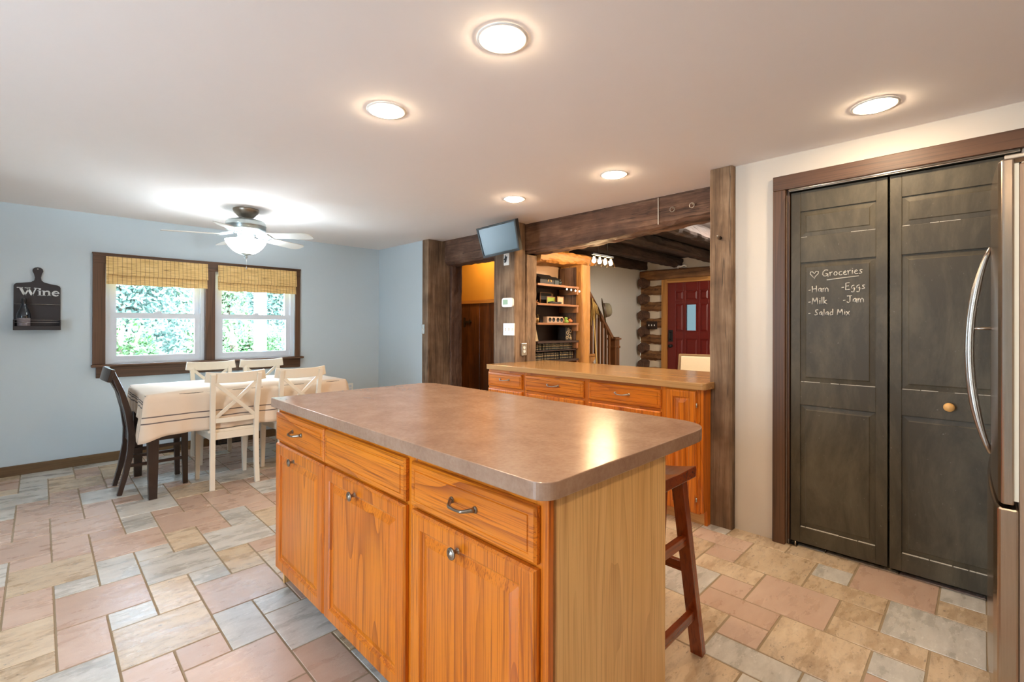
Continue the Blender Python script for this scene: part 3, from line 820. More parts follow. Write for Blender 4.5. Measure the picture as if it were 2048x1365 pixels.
# ------------------------------------------------------------------ bar stool
st = thing('bar_stool', 'reddish wooden saddle stool tucked behind the island', 'stool', (1.60, .98, 0))
def seat(bm):
    n = 16; R = []
    for i in range(n+1):
        s = i/n; v = .752+.45*s
        dz = .030*(2*s-1)**2
        e = .012 if i in (0, n) else 0
        R.append([bm.verts.new((u, v, z)) for u, z in ((1.452+e, .672+dz*.6), (1.738-e, .672+dz*.6), (1.742-e, .690+dz), (1.725, .702+dz), (1.597, .698+dz), (1.467, .702+dz), (1.450+e, .690+dz))])
    for i in range(n):
        for q in range(7): bm.faces.new((R[i][q], R[i][(q+1) % 7], R[i+1][(q+1) % 7], R[i+1][q]))
    bm.faces.new(R[0]); bm.faces.new(R[-1][::-1])
obj('seat', seat, RED['y'], st, .003)
legs = {}
for sx in (-1, 1):
    for sy in (-1, 1):
        f = Vector(((1.41 if sx < 0 else 1.787), .977+sy*.208, .0)); t = Vector(((1.512 if sx < 0 else 1.657), .977+sy*.19, .69))
        legs[sx, sy] = (f, t)
        obj('leg', lambda bm: bar(bm, f, t, .046, .034, (0, 1, 0)), RED['z'], st, .002)
def onleg(k, z):
    f, t = legs[k]; return f.lerp(t, z/.69)
for sy, z in ((-1, .165), (1, .165), (-1, .46), (1, .46)):
    a, b = onleg((-1, sy), z), onleg((1, sy), z)
    obj('stretcher', lambda bm: bar(bm, a, b, .036, .022), RED['x'], st, .002)
for sx, z in ((1, .345), (-1, .345)):
    a, b = onleg((sx, -1), z), onleg((sx, 1), z)
    obj('stretcher', lambda bm: bar(bm, a, b, .036, .022), RED['y'], st, .002)
# ------------------------------------------------------------------ dining table, cloth, chairs
tb = thing('dining_table', 'dark wood dining table under a striped linen cloth by the window', 'table', (1.265, 4.56, 0))
obj('tabletop', BX(.525, 2.0, 4.145, 4.975, .715, .744), ESP['x'], tb, .004)
obj('apron', many(BX(.58, 1.95, 4.20, 4.222, .62, .715), BX(.58, 1.95, 4.898, 4.92, .62, .715), BX(.58, .602, 4.222, 4.898, .62, .715), BX(1.928, 1.95, 4.222, 4.898, .62, .715)), ESP['x'], tb)
for x in (.575, 1.955):
    for y in (4.20, 4.925):
        obj('leg', lambda bm: bar(bm, (x, y, 0), (x, y, .715), .05, .05, (1, 0, 0), .078, .078), ESP['z'], tb, .003)
def cloth_bm(bm):
    uvl = bm.loops.layers.uv.new('flat')
    x0, x1, y0, y1, zt = .520, 2.005, 4.139, 4.981, .750
    per = []
    def seg(p, q, n):
        for i in range(n): per.append((p[0]+(q[0]-p[0])*i/n, p[1]+(q[1]-p[1])*i/n))
    seg((x0, y0), (x1, y0), 60); seg((x1, y0), (x1, y1), 34); seg((x1, y1), (x0, y1), 60); seg((x0, y1), (x0, y0), 34)
    flat = {}
    def V(p, f):
        v = bm.verts.new(p); flat[v] = f; return v
    cen = V(((x0+x1)/2, (y0+y1)/2, zt+.001), ((x1-x0)/2, (y1-y0)/2))
    n = len(per); rows = []
    inner = [V((x+(.01 if x == x0 else -.01 if x == x1 else 0), y+(.01 if y == y0 else -.01 if y == y1 else 0), zt), (x-x0, y-y0)) for x, y in per]
    for k in range(n):
        bm.faces.new((cen, inner[k], inner[(k+1) % n]))
    rows.append(inner)
    ND = 12
    for j in range(1, ND+1):
        r = []
        for k, (x, y) in enumerate(per):
            nx = -1 if x <= x0+1e-6 else (1 if x >= x1-1e-6 else 0)
            ny = -1 if y <= y0+1e-6 else (1 if y >= y1-1e-6 else 0)
            dl, dr, dn, df = min(x-x0, 9), x1-x, y-y0, y1-y
            onx, ony = (nx != 0), (ny != 0)
            # drop lengths: long sides hang .29, the ends .17; the corner hangs lowest
            drop = .29 if ony else .17
            cx = min(x-x0, x1-x); cy = min(y-y0, y1-y)
            near = math.exp(-((cx if ony else cy)/.075)**2)
            drop = drop*(1-near)+.325*near
            s = j/ND; d = drop*s
            wave = .012*math.sin((x*17+y*13))*s + .006*math.sin(x*41+y*37+1)*s
            fl = .012*s + wave + near*.035*s
            ox = nx*fl; oy = ny*fl
            if ony and not onx: ox = (-1 if x-x0 < x1-x else 1)*near*.03*s
            if onx and not ony: oy = (-1 if y-y0 < y1-y else 1)*near*.03*s
            fx, fy = x-x0, y-y0
            if ony: fy += ny*d
            else: fx += nx*d
            r.append(V((x+ox, y+oy, zt-.004-d), (fx, fy)))
        rows.append(r)
    for A, B in zip(rows, rows[1:]):
        for k in range(n): bm.faces.new((A[k], A[(k+1) % n], B[(k+1) % n], B[k]))
    for f in bm.faces:
        f.smooth = True
        for l in f.loops: l[uvl].uv = flat[l.vert]
tc = obj('tablecloth', cloth_bm, 'linen_cloth')
tag(tc, 'cream linen tablecloth with dark border stripes on the dining table', 'tablecloth')
sm = tc.modifiers.new('thickness', 'SOLIDIFY'); sm.thickness = .002
def white_chair():
    t = thing('dining_chair', 'cream cross-back dining chair nearest the camera, left of its pair', 'chair', (0, 0, 0), 'cream cross-back chairs around the table')
    W = 'white_lacquer'
    for s in (-1, 1):
        obj('rear_leg', lambda bm: rsweep(bm, [(s*.155, -.215, 0), (s*.152, -.200, .22), (s*.150, -.195, .43), (s*.152, -.205, .60), (s*.158, -.236, .80), (s*.160, -.252, .875)], .034, [.030, .034, .04, .034, .030, .026], (1, 0, 0)), W, t, .003)
        obj('front_leg', lambda bm: bar(bm, (s*.172, .178, 0), (s*.168, .175, .42), .028, .030, (1, 0, 0), .042, .040), W, t, .003)
    obj('seat', lambda bm: prism(bm, roundpoly([(-.178, -.190, .01), (.178, -.190, .01), (.208, .212, .03), (-.208, .212, .03)], 5), 'z', .428, .450), W, t, .004)
    obj('seat_frame', many(lambda bm: bar(bm, (-.15, -.192, .402), (.15, -.192, .402), .056, .022), lambda bm: bar(bm, (-.165, .178, .402), (.165, .178, .402), .056, .022), lambda bm: bar(bm, (-.152, -.19, .402), (-.170, .178, .402), .056, .022), lambda bm: bar(bm, (.152, -.19, .402), (.170, .178, .402), .056, .022)), W, t, .002)
    def crest(bm):
        n = 14; P = []
        for i in range(n+1):
            s = 2*i/n-1
            P.append((s*.207, -.240-.028*(1-s*s)+.014, .845+.012*abs(s)**3))
        rsweep(bm, P, [.078]*(n+1), .020, (0, 0, 1))
    obj('crest_rail', crest, W, t, .004)
    def low(bm):
        n = 10
        rsweep(bm, [((2*i/n-1)*.15, -.203-.016*(1-(2*i/n-1)**2), .520) for i in range(n+1)], .036, .018, (0, 0, 1))
    obj('lower_rail', low, W, t, .003)
    for s in (-1, 1):
        obj('cross_slat', lambda bm: rsweep(bm, [(s*(-.142+.284*i/8), -.207-.036*i/8-.014*math.sin(PI*i/8)+s*.003, .533+.275*i/8) for i in range(9)], .027, .012, (1, 0, 0)), W, t, .002)
    return t
wc = white_chair()
wc.location = (1.075, 4.305, 0)
dup(wc, (1.563, 4.305, 0), 0, 'cream cross-back dining chair half hidden by the island counter corner')
dup(wc, (1.185, 5.085, 0), PI, 'white cross-back dining chair under the window, left of the two on the far side')
dup(wc, (1.640, 5.085, 0), PI, 'white cross-back dining chair under the window, right of the two on the far side')
dk = thing('dining_chair', 'dark espresso dining chair at the left end of the table', 'chair', (.60, 4.60, 0))
for y in (4.447, 4.750):
    obj('rear_post', lambda bm: rsweep(bm, [(.412, y, 0), (.448, y, .15), (.478, y, .32), (.482, y, .45), (.462, y, .60), (.425, y, .75), (.372, y, .90)], [.034]*7, [.030, .036, .042, .044, .040, .034, .028], (0, 1, 0)), ESP['z'], dk, .003)
    obj('front_leg', lambda bm: bar(bm, (.815, y, 0), (.808, y, .42), .034, .034, (0, 1, 0), .044, .044), ESP['z'], dk, .003)
    obj('side_stretcher', many(lambda bm: bar(bm, (.458, y, .205), (.81, y, .205), .022, .018)), ESP['x'], dk)
    obj('side_stretcher', many(lambda bm: bar(bm, (.480, y, .32), (.81, y, .32), .022, .018)), ESP['x'], dk)
obj('seat', lambda bm: prism(bm, roundpoly([(.475, 4.43, .01), (.835, 4.415, .03), (.835, 4.782, .03), (.475, 4.767, .01)], 5), 'z', .425, .450), ESP['x'], dk, .005)
obj('seat_frame', many(lambda bm: bar(bm, (.48, 4.445, .395), (.81, 4.445, .395), .06, .02), lambda bm: bar(bm, (.48, 4.752, .395), (.81, 4.752, .395), .06, .02), lambda bm: bar(bm, (.808, 4.445, .395), (.808, 4.752, .395), .06, .02), lambda bm: bar(bm, (.484, 4.445, .395), (.484, 4.752, .395), .06, .02)), ESP['x'], dk)
def dcrest(bm):
    n = 12
    rsweep(bm, [(.365-.03*(1-(2*i/n-1)**2), 4.42+.357*i/n, .875+.012*(1-(2*i/n-1)**2)) for i in range(n+1)], .095, .026, (.22, 0, 1))
obj('crest_rail', dcrest, ESP['y'], dk, .006)
for k in range(4):
    y = 4.51+.06*k
    obj('back_slat', lambda bm: rsweep(bm, [(.477, y, .455), (.452, y, .60), (.412, y, .74), (.358, y, .86)], .030, .010, (0, 1, 0)), ESP['z'], dk)
# ------------------------------------------------------------------ ceiling fan
FX, FY = 1.25, 4.48
fan = thing('ceiling_fan', 'ceiling fan with five pale blades and a glowing bowl light over the dining table', 'ceiling fan', (FX, FY, 1.8))
FC = (FX, FY, 0)
obj('canopy', lambda bm: lathe(bm, [(.100, 2.241), (.102, 2.228), (.094, 2.214), (.058, 2.172), (.046, 2.166), (.046, 2.150)], FC, 36), 'pewter', fan)
obj('motor_housing', lambda bm: lathe(bm, [(.050, 2.156), (.100, 2.150), (.140, 2.138), (.153, 2.120), (.150, 2.108), (.156, 2.104), (.156, 2.092), (.151, 2.088), (.155, 2.076), (.150, 2.060), (.120, 2.048), (.06, 2.042), (0, 2.042)], FC, 40), 'fan_metal', fan)
obj('switch_housing', lambda bm: lathe(bm, [(.062, 2.044), (.066, 2.02), (.060, 1.99), (.05, 1.975), (0, 1.975)], FC, 30), 'fan_metal', fan)
for ang in (22, 94, 166, 238, 310):
    a = math.radians(ang)
    ca, sa = math.cos(a), math.sin(a)
    def P(r, w, dz=0): return (FX+ca*r-sa*w, FY+sa*r+ca*w, 2.010-w*.20+dz-.03*(r-.2))
    def blade(bm):
        out = [(.19, -.048), (.23, -.056), (.54, -.068), (.575, -.055), (.592, -.030), (.592, .030), (.575, .055), (.54, .068), (.23, .056), (.19, .048)]
        A = [bm.verts.new(P(r, w)) for r, w in out]; B = [bm.verts.new(P(r, w, .006)) for r, w in out]
        n = len(out)
        for i in range(n): bm.faces.new((A[i], A[(i+1) % n], B[(i+1) % n], B[i]))
        bm.faces.new(A[::-1]); bm.faces.new(B)
    bd = obj('blade', blade, 'blade_white', fan, .0015)
    obj('blade_iron', many(lambda bm: bar(bm, P(.10, 0, .022), P(.215, .028, -.004), .022, .006, (0, 0, 1)), lambda bm: bar(bm, P(.10, 0, .022), P(.215, -.028, -.004), .022, .006, (0, 0, 1)), lambda bm: bar(bm, P(.205, -.045, -.004), P(.205, .045, -.004), .006, .03, (0, 0, 1))), 'fan_metal', bd)
def bowl(bm):
    prof = [(.157, 1.972), (.155, 1.962), (.150, 1.948), (.128, 1.915), (.100, 1.886), (.070, 1.866), (.038, 1.857), (.0, 1.855)]
    lathe(bm, prof, FC, 40)
obj('light_bowl', bowl, 'fan_glass', fan, label='frosted glass light bowl')
for k in range(3):
    a = 2*PI*k/3+.4
    obj('bulb', lambda bm: lathe(bm, [(0, .034), (.018, .028), (.024, .012), (.018, -.006), (.0, -.012)], (FX+.085*math.cos(a), FY+.085*math.sin(a), 1.945), 14), 'fan_bulb', fan)
obj('finial', lambda bm: lathe(bm, [(.045, 1.859), (.040, 1.850), (.014, 1.846), (.010, 1.838), (.017, 1.832), (.010, 1.822), (0, 1.818)], FC, 24), 'fan_metal', fan)
obj('pull_chain', lambda bm: (sweep(bm, [(FX+.005, FY, 1.822), (FX+.005, FY, 1.745)], .0012, 5), lathe(bm, [(0, 1.75), (.004, 1.745), (.005, 1.732), (0, 1.725)], (FX+.005, FY, 0), 10)), 'brushed_nickel', fan)
# ------------------------------------------------------------------ recessed lights
LN = ((1.126, 1.173, 'round recessed ceiling light nearest the camera, above the island'),
      (1.128, 1.946, 'round recessed ceiling light above the far end of the island, left in the photo'),
      (2.642, .342, 'round recessed ceiling light in front of the pantry doors'),
      (2.653, 1.706, 'round recessed ceiling light above the middle of the bar counter'),
      (2.620, 2.590, 'round recessed ceiling light closest to the television'),
      (1.127, -.35, 'round recessed ceiling light behind the camera on the island side'),
      (-.60, -.35, 'round recessed ceiling light behind the camera on the left side'))
def can(x, y, label):
    t = thing('recessed_light', label, 'ceiling light', (x, y, CZ-.012), 'recessed ceiling lights')
    obj('trim_ring', lambda bm: lathe(bm, [(.090, CZ-.0005), (.089, CZ-.004), (.080, CZ-.005), (.070, CZ-.004), (.067, CZ-.002)], (x, y, 0), 40), 'white_plastic', t)
    obj('lens', lambda bm: lathe(bm, [(.068, CZ-.003), (.066, CZ-.009), (.050, CZ-.015), (.025, CZ-.018), (0, CZ-.019)], (x, y, 0), 32), 'lamp_lens', t)
    return t
for a in LN: can(*a)
# ------------------------------------------------------------------ wine board and bottle
wbx, wby = -.015, VW
wr = thing('wine_board', 'black cutting-board shaped wall rack reading Wine', 'wall decor', (wbx, wby, 1.198))
def wboard(bm):
    h = [(-.155, 1.198), (.125, 1.198), (.123, 1.560), (.118, 1.572), (.105, 1.580), (.07, 1.586), (.025, 1.600), (.008, 1.615), (.004, 1.640), (.010, 1.672), (.018, 1.694), (.014, 1.712), (.0, 1.724), (-.016, 1.727), (-.032, 1.723), (-.045, 1.710), (-.047, 1.693), (-.038, 1.670), (-.032, 1.640), (-.036, 1.615), (-.055, 1.600), (-.10, 1.592), (-.140, 1.586), (-.150, 1.578), (-.155, 1.562)]
    prism(bm, h[::-1], 'y', wby-.022, wby-.001)
obj('board', wboard, 'board_black', wr, .003)
obj('bottom_rail', many(BX(-.155, .125, wby-.118, wby-.022, 1.198, 1.210), BX(-.155, .125, wby-.122, wby-.112, 1.198, 1.232), BX(-.155, -.147, wby-.12, wby-.022, 1.198, 1.285), BX(.117, .125, wby-.12, wby-.022, 1.198, 1.285)), 'board_black', wr, .002)
obj('wire', many(*[lambda bm, z=z: sweep(bm, [(-.152, wby-.118, z), (.122, wby-.118, z)], .0016, 6) for z in (1.262, 1.282)], lambda bm: sweep(bm, [(-.152, wby-.03, 1.415), (.122, wby-.03, 1.415)], .0014, 6)), 'brushed_nickel', wr)
obj('mount_screw', lambda bm: lathe(bm, [(.005, -.0235), (0, -.0245)], (-.015, wby, 1.711), 10, 'y'), 'brushed_nickel', wr)
def serif_wine(bm):
    y0, y1 = wby-.027, wby-.021
    def poly(ps): prism(bm, ps, 'y', y0, y1)
    def stroke(p, q, w):
        (a, b), (c, d) = p, q
        poly([(a-w/2, b), (a+w/2, b), (c+w/2, d), (c-w/2, d)])
    Z, X, Hc = 1.487, -.125, .065
    # W
    for p, q, w in (((X+.008, Z+Hc), (X+.034, Z), .018), ((X+.034, Z), (X+.058, Z+Hc*.9), .010), ((X+.050, Z+Hc), (X+.078, Z), .018), ((X+.078, Z), (X+.100, Z+Hc), .009)): stroke(p, q, w)
    for c, w in ((X+.006, .036), (X+.050, .034), (X+.101, .028)): poly([(c-w/2, Z+Hc-.005), (c+w/2, Z+Hc-.005), (c+w/2, Z+Hc+.001), (c-w/2, Z+Hc+.001)])
    # i
    xi = X+.122
    stroke((xi, Z), (xi, Z+.043), .013); poly([(xi-.013, Z), (xi+.013, Z), (xi+.013, Z+.005), (xi-.013, Z+.005)]); poly([(xi-.013, Z+.039), (xi, Z+.039), (xi, Z+.044), (xi-.013, Z+.044)])
    poly([(xi+.008*math.cos(a), Z+.057+.008*math.sin(a)) for a in [2*PI*k/12 for k in range(12)]])
    # n
    xn = X+.147
    stroke((xn, Z), (xn, Z+.043), .013); stroke((xn+.032, Z), (xn+.032, Z+.030), .013)
    poly([(xn+.004, Z+.028), (xn+.014, Z+.036), (xn+.022, Z+.036), (xn+.0265, Z+.028), (xn+.0385, Z+.028), (xn+.034, Z+.041), (xn+.024, Z+.046), (xn+.014, Z+.045), (xn+.004, Z+.038)])
    for c in (xn, xn+.032): poly([(c-.013, Z), (c+.013, Z), (c+.013, Z+.005), (c-.013, Z+.005)])
    poly([(xn-.014, Z+.039), (xn, Z+.039), (xn, Z+.044), (xn-.014, Z+.044)])
    # e
    ce, r = (X+.218, Z+.022), .024
    ang = [math.radians(a) for a in range(5, 326, 16)]
    for a, b in zip(ang, ang[1:]):
        ri = lambda t: r-(.013 if 1.6 < t < 4.9 else .008)
        poly([(ce[0]+r*math.cos(a), ce[1]+r*math.sin(a)), (ce[0]+r*math.cos(b), ce[1]+r*math.sin(b)), (ce[0]+ri(b)*math.cos(b), ce[1]+ri(b)*math.sin(b)), (ce[0]+ri(a)*math.cos(a), ce[1]+ri(a)*math.sin(a))])
    poly([(ce[0]-.02, ce[1]-.001), (ce[0]+.024, ce[1]-.001), (ce[0]+.024, ce[1]+.005), (ce[0]-.02, ce[1]+.005)])
obj('lettering', serif_wine, 'lettering_white', wr, label='white serif letters spelling Wine')
bt = thing('wine_bottle', 'dark wine bottle standing in the wall rack', 'bottle', (-.095, wby-.070, 1.211))
bc = (-.095, wby-.070, 1.211)
obj('glass', lambda bm: lathe(bm, [(0, 0), (.038, 0), (.042, .004), (.043, .10), (.040, .125), (.030, .155), (.020, .182), (.0155, .205), (.0150, .235), (.0165, .237), (.0165, .245), (.0145, .247), (0, .247)], bc, 28), 'glass_dark', bt)
obj('foil_cap', lambda bm: lathe(bm, [(.0162, .206), (.0158, .236), (.0172, .238), (.0172, .246), (.015, .2495), (0, .2495)], bc, 24), 'black_plastic', bt)
def blabel(bm):
    P = [[bm.verts.new((bc[0]+.0436*math.sin(a), bc[1]-.0436*math.cos(a), bc[2]+z)) for z in (.022, .088)] for a in [(-1.1+2.2*k/14) for k in range(15)]]
    for a, b in zip(P, P[1:]): bm.faces.new((a[0], b[0], b[1], a[1]))
obj('label', blabel, 'bottle_label', bt)
# ------------------------------------------------------------------ television and wall devices
tv = thing('television', 'small black flat television tilted down on the middle post', 'television', (3.1, 3.15, 1.9))
TQ = [Vector(q) for q in ((2.93, 3.399, 2.168), (2.93, 2.88, 2.183), (3.02, 2.911, 1.922), (3.02, 3.392, 1.896))]
tn = (TQ[1]-TQ[0]).cross(TQ[3]-TQ[0]).normalized()
if tn.x > 0: tn = -tn
def tvpt(s, t, d=0):
    a = TQ[0].lerp(TQ[1], s); b = TQ[3].lerp(TQ[2], s)
    return a.lerp(b, t)+tn*d
def slab(bm, s0, s1, t0, t1, d0, d1):
    A = [bm.verts.new(tvpt(s, t, d0)) for s, t in ((s0, t0), (s1, t0), (s1, t1), (s0, t1))]
    B = [bm.verts.new(tvpt(s, t, d1)) for s, t in ((s0, t0), (s1, t0), (s1, t1), (s0, t1))]
    for q in range(4): bm.faces.new((A[q], A[(q+1) % 4], B[(q+1) % 4], B[q]))
    bm.faces.new(A[::-1]); bm.faces.new(B)
obj('housing', lambda bm: slab(bm, 0, 1, 0, 1, -.035, 0), 'black_plastic', tv, .003)
obj('bezel', many(lambda bm: slab(bm, 0, 1, 0, .06, 0, .006), lambda bm: slab(bm, 0, 1, .92, 1, 0, .006), lambda bm: slab(bm, 0, .036, .06, .92, 0, .006), lambda bm: slab(bm, .964, 1, .06, .92, 0, .006)), 'black_plastic', tv)
obj('screen', lambda bm: slab(bm, .036, .964, .06, .92, 0, .0015), 'screen_grey', tv)
obj('badge', lambda bm: slab(bm, .44, .52, .955, .98, .004, .005), 'brushed_nickel', tv)
obj('mount_arm', many(lambda bm: bar(bm, tvpt(.5, .5, -.03), (3.11, 3.2, 2.06), .05, .03), lambda bm: bar(bm, (3.11, 3.2, 2.06), (3.18, 3.2, 2.06), .05, .03), BX(3.172, 3.1855, 3.15, 3.24, 1.99, 2.13)), 'black_iron', tv)
pk = thing('hook_plaque', 'small white plaque with a black iron bird hook below the television', 'hook', (3.18, 3.245, 1.83))
obj('plaque', BX(3.178, 3.191, 3.212, 3.284, 1.832, 1.945), 'white_plastic', pk, .003)
obj('bird_hook', many(lambda bm: prism(bm, [(3.276, 1.885), (3.262, 1.90), (3.256, 1.928), (3.250, 1.905), (3.236, 1.915), (3.242, 1.885), (3.248, 1.862), (3.256, 1.862), (3.262, 1.876)], 'x', 3.170, 3.178), lambda bm: sweep(bm, [(3.176, 3.25, 1.865), (3.160, 3.25, 1.855), (3.154, 3.25, 1.868)], .004, 8)), 'black_iron', pk)
th = thing('thermostat', 'white rounded thermostat on the middle post', 'thermostat', (3.18, 3.217, 1.42))
obj('case', lambda bm: prism(bm, roundpoly([(3.148, 1.426, .03), (3.298, 1.426, .03), (3.298, 1.516, .03), (3.148, 1.516, .03)], 6), 'x', 3.166, 3.191), 'white_plastic', th, .004)
obj('display', BX(3.1645, 3.167, 3.214, 3.278, 1.452, 1.498), 'lcd_green', th)
obj('button', many(*[BX(3.163, 3.167, 3.172+.02*(k % 2), 3.184+.02*(k % 2), 1.45+.018*(k//2), 1.46+.018*(k//2)) for k in range(4)]), 'white_plastic', th)
sw = thing('switch_plate', 'wide white multi-gang switch plate below the thermostat', 'switch', (3.18, 3.2, 1.15))
obj('plate', BX(3.176, 3.188, 3.135, 3.285, 1.155, 1.272), 'white_plastic', sw, .003)
for k in range(3):
    obj('toggle', BX(3.166, 3.178, 3.158+.046*k, 3.168+.046*k, 1.20, 1.226), 'white_plastic', sw, .001)
ou = thing('wall_outlet', 'metal duplex outlet on the middle post just above the bar counter', 'outlet', (3.31, 3.14, .96))
obj('plate', BX(3.272, 3.346, 3.128, 3.141, .962, 1.08), 'brushed_nickel', ou, .002)
for z in (1.003, 1.040):
    obj('socket', lambda bm: lathe(bm, [(.0165, -.0165), (.0165, -.013), (0, -.0165)], (3.309, 3.141, z), 18, 'y'), 'white_plastic', ou)
o2 = thing('wall_outlet', 'white wall outlet low on the window wall right of the table', 'outlet', (2.77, VW, .40))
obj('plate', BX(2.735, 2.805, VW-.007, VW, .40, .515), 'white_plastic', o2, .002)
obj('socket', many(BX(2.755, 2.785, VW-.009, VW-.006, .42, .45), BX(2.755, 2.785, VW-.009, VW-.006, .465, .495)), 'white_vinyl', o2)
# ------------------------------------------------------------------ built-in bookcase and what stands on it
SH = (1.678, 1.478, 1.279, 1.089, .889)
bk = thing('bookcase', 'dark built-in bookcase with five shelves beside the middle post', 'bookcase', (3.85, 3.28, .5))
obj('back_panel', many(BX(3.53, 4.213, 3.42, 3.44, .3, 1.66)), 'shelf_dark', bk)
obj('side_panel', BX(3.528, 3.536, 3.19, 3.42, .3, 1.9), 'shelf_dark', bk)
obj('side_panel', BX(4.205, 4.213, 3.19, 3.42, .3, 1.9), LOG['z'], bk)
for z in SH:
    sf = obj('shelf', BX(3.531, 4.205, 3.17, 3.42, z-.018, z), 'shelf_dark', bk, .002)
    obj('shelf_edge', BX(3.531, 4.205, 3.150, 3.171, z-.020, z+.001), 'shelf_edge' if z > 1.2 else 'shelf_dark', sf)
    obj('shelf_cleat', BX(4.175, 4.204, 3.155, 3.41, z-.085, z-.0205), 'shelf_edge', sf)
struct('wall_alcove', many(BX(3.53, 4.205, 3.445, 3.46, 1.66, 2.0)), 'alcove_plaster')
struct('wall_bookcase', many(BX(3.5, 4.42, 3.47, 3.55, 0, 2.33)), 'alcove_plaster')
tag(obj('timber_post', lambda bm: rough(bm, 'z', 0, 1.925, sec_rect(4.222, 4.385, 3.12, 3.43, .012), .006, 30, 31), GOLD['z']), 'golden timber post at the right side of the bookcase', 'post')
tag(obj('lintel_beam', lambda bm: rough(bm, 'x', 3.52, 4.45, sec_rect(3.10, 3.44, 1.935, 2.03, .02), .012, 24, 32, lambda t, x, y: (x, y-(.05*(1-t) if y < 1.98 else 0))), GOLD['x']), 'golden hewn lintel beam across the top of the bookcase', 'beam')
def rowbooks(z, n, u0, u1, h0, h1, mats, group, label, seed):
    rnd = random.Random(seed); u = u0; w = (u1-u0)/n
    for k in range(n):
        ww = w*rnd.uniform(.82, .98); h = rnd.uniform(h0, h1); y = 3.20+rnd.uniform(0, .012)
        b = thing('book', label, 'book', (u+ww/2, y+.06, z), group)
        obj('cover', BX(u, u+ww, y, y+.12, z+.0005, z+h), rnd.choice(mats), b, .002)
        obj('spine_band', many(BX(u-.0003, u+ww+.0003, y-.001, y+.002, z+h*.16, z+h*.22), BX(u-.0003, u+ww+.0003, y-.001, y+.002, z+h*.5, z+h*.62), BX(u-.0003, u+ww+.0003, y-.001, y+.002, z+h*.80, z+h*.85)), 'gilt', b)
        u += w
obj('shelf', BX(3.531, 4.205, 3.17, 3.42, .984, .994), 'shelf_dark', bk)
rowbooks(.9945, 26, 3.54, 4.17, .066, .072, ['leather_green', 'leather_black'], 'books in the upper row', 'dark green bound book with pale bands in the upper row of books', 3)
rowbooks(.8895, 30, 3.54, 4.17, .080, .088, ['leather_black'], 'books in the lower row', 'black bound book with pale bands in the lower row of books', 4)
# top shelf: lantern house and a pot
z = SH[0]
lt = thing('lantern_house', 'dark house-shaped lantern with an arched opening on the top shelf', 'lantern', (3.72, 3.27, z))
obj('walls', lambda bm: prism(bm, [(3.20, z+.001), (3.34, z+.001), (3.34, z+.055), (3.27, z+.10), (3.20, z+.055)], 'x', 3.62, 3.84), 'picture_dark', lt)
obj('roof', many(lambda bm: bar(bm, (3.73, 3.19, z+.056), (3.73, 3.272, z+.108), .23, .008, (1, 0, 0)), lambda bm: bar(bm, (3.73, 3.35, z+.056), (3.73, 3.268, z+.108), .23, .008, (1, 0, 0))), 'black_iron', lt)
obj('arch', lambda bm: sweep(bm, [(3.765+.024*math.cos(a), 3.197, z+.03+.03*math.sin(a)) for a in [PI*k/10 for k in range(11)]], .005, 6), 'pale_maple', lt)
pt = thing('house_figurine', 'small dark pitched-roof figurine right of the house lantern', 'figurine', (3.92, 3.27, z))
obj('body', BX(3.875, 3.945, 3.22, 3.31, z+.001, z+.06), 'leather_green', pt, .004)
obj('roof', lambda bm: prism(bm, [(3.21, z+.06), (3.32, z+.06), (3.265, z+.095)], 'x', 3.868, 3.952), 'black_iron', pt)
pt2 = tag(obj('potted_figurine', lambda bm: (lathe(bm, [(0, .001), (.025, .001), (.034, .045), (.03, .05), (0, .048)], (3.992, 3.26, z), 14), [sweep(bm, [(3.992, 3.26, z+.04), (3.992+.02*math.cos(k), 3.26+.02*math.sin(k), z+.075)], .007, 6) for k in range(6)]), 'leather_green'), 'small dark green pot at the right of the top shelf', 'pot')
# second shelf: photo frames, string lights
z = SH[1]
for k, (a, b, h, m, lb) in enumerate(((3.80, 3.99, .135, 'picture_dark', 'tall dark framed picture at the back of the second shelf'), (3.83, 3.97, .085, 'picture_green', 'green landscape picture in the middle of the second shelf'), (3.97, 4.08, .090, 'picture_light', 'small light framed picture on the right of the second shelf'), (3.95, 4.05, .13, 'picture_light', 'pale square card standing behind the framed pictures'))):
    y = (3.36, 3.29, 3.26, 3.385)[k]
    p = thing('picture_frame', lb, 'picture frame', ((a+b)/2, y, z))
    obj('border', many(BX(a, b, y, y+.008, z+.001, z+.009), BX(a, b, y, y+.008, z+h-.008, z+h), BX(a, a+.008, y, y+.008, z+.009, z+h-.008), BX(b-.008, b, y, y+.008, z+.009, z+h-.008)), 'shelf_edge', p)
    obj('picture', BX(a+.007, b-.007, y+.003, y+.007, z+.008, z+h-.007), m, p)
tag(obj('driftwood', lambda bm: sweep(bm, [(3.78, 3.23, z+.014), (3.84, 3.22, z+.02), (3.90, 3.225, z+.012), (3.96, 3.22, z+.016), (4.0, 3.225, z+.02)], [.008, .014, .011, .013, .005], 7), 'picture_dark'), 'dark twig arrangement lying in front of the pictures', 'decoration')
tag(obj('shell_ornament', lambda bm: [sweep(bm, [(3.60, 3.24, z+.006), (3.60+.05*math.cos(a), 3.24+.01*math.sin(a), z+.006+.04*abs(math.sin(a)))], [.006, .002], 6) for a in (.2, .9, 1.6, 2.4, 3.0)], 'shelf_edge'), 'small spiky ornament at the left of the second shelf', 'ornament')
sl = thing('string_light', 'string of small warm lights hanging under the top shelf', 'string lights', (4.1, 3.16, 1.64))
obj('cord', lambda bm: sweep(bm, [(3.95+.012*k*2, 3.145, 1.652-.006*math.sin(k*1.3)) for k in range(13)], .0015, 5), 'black_plastic', sl)
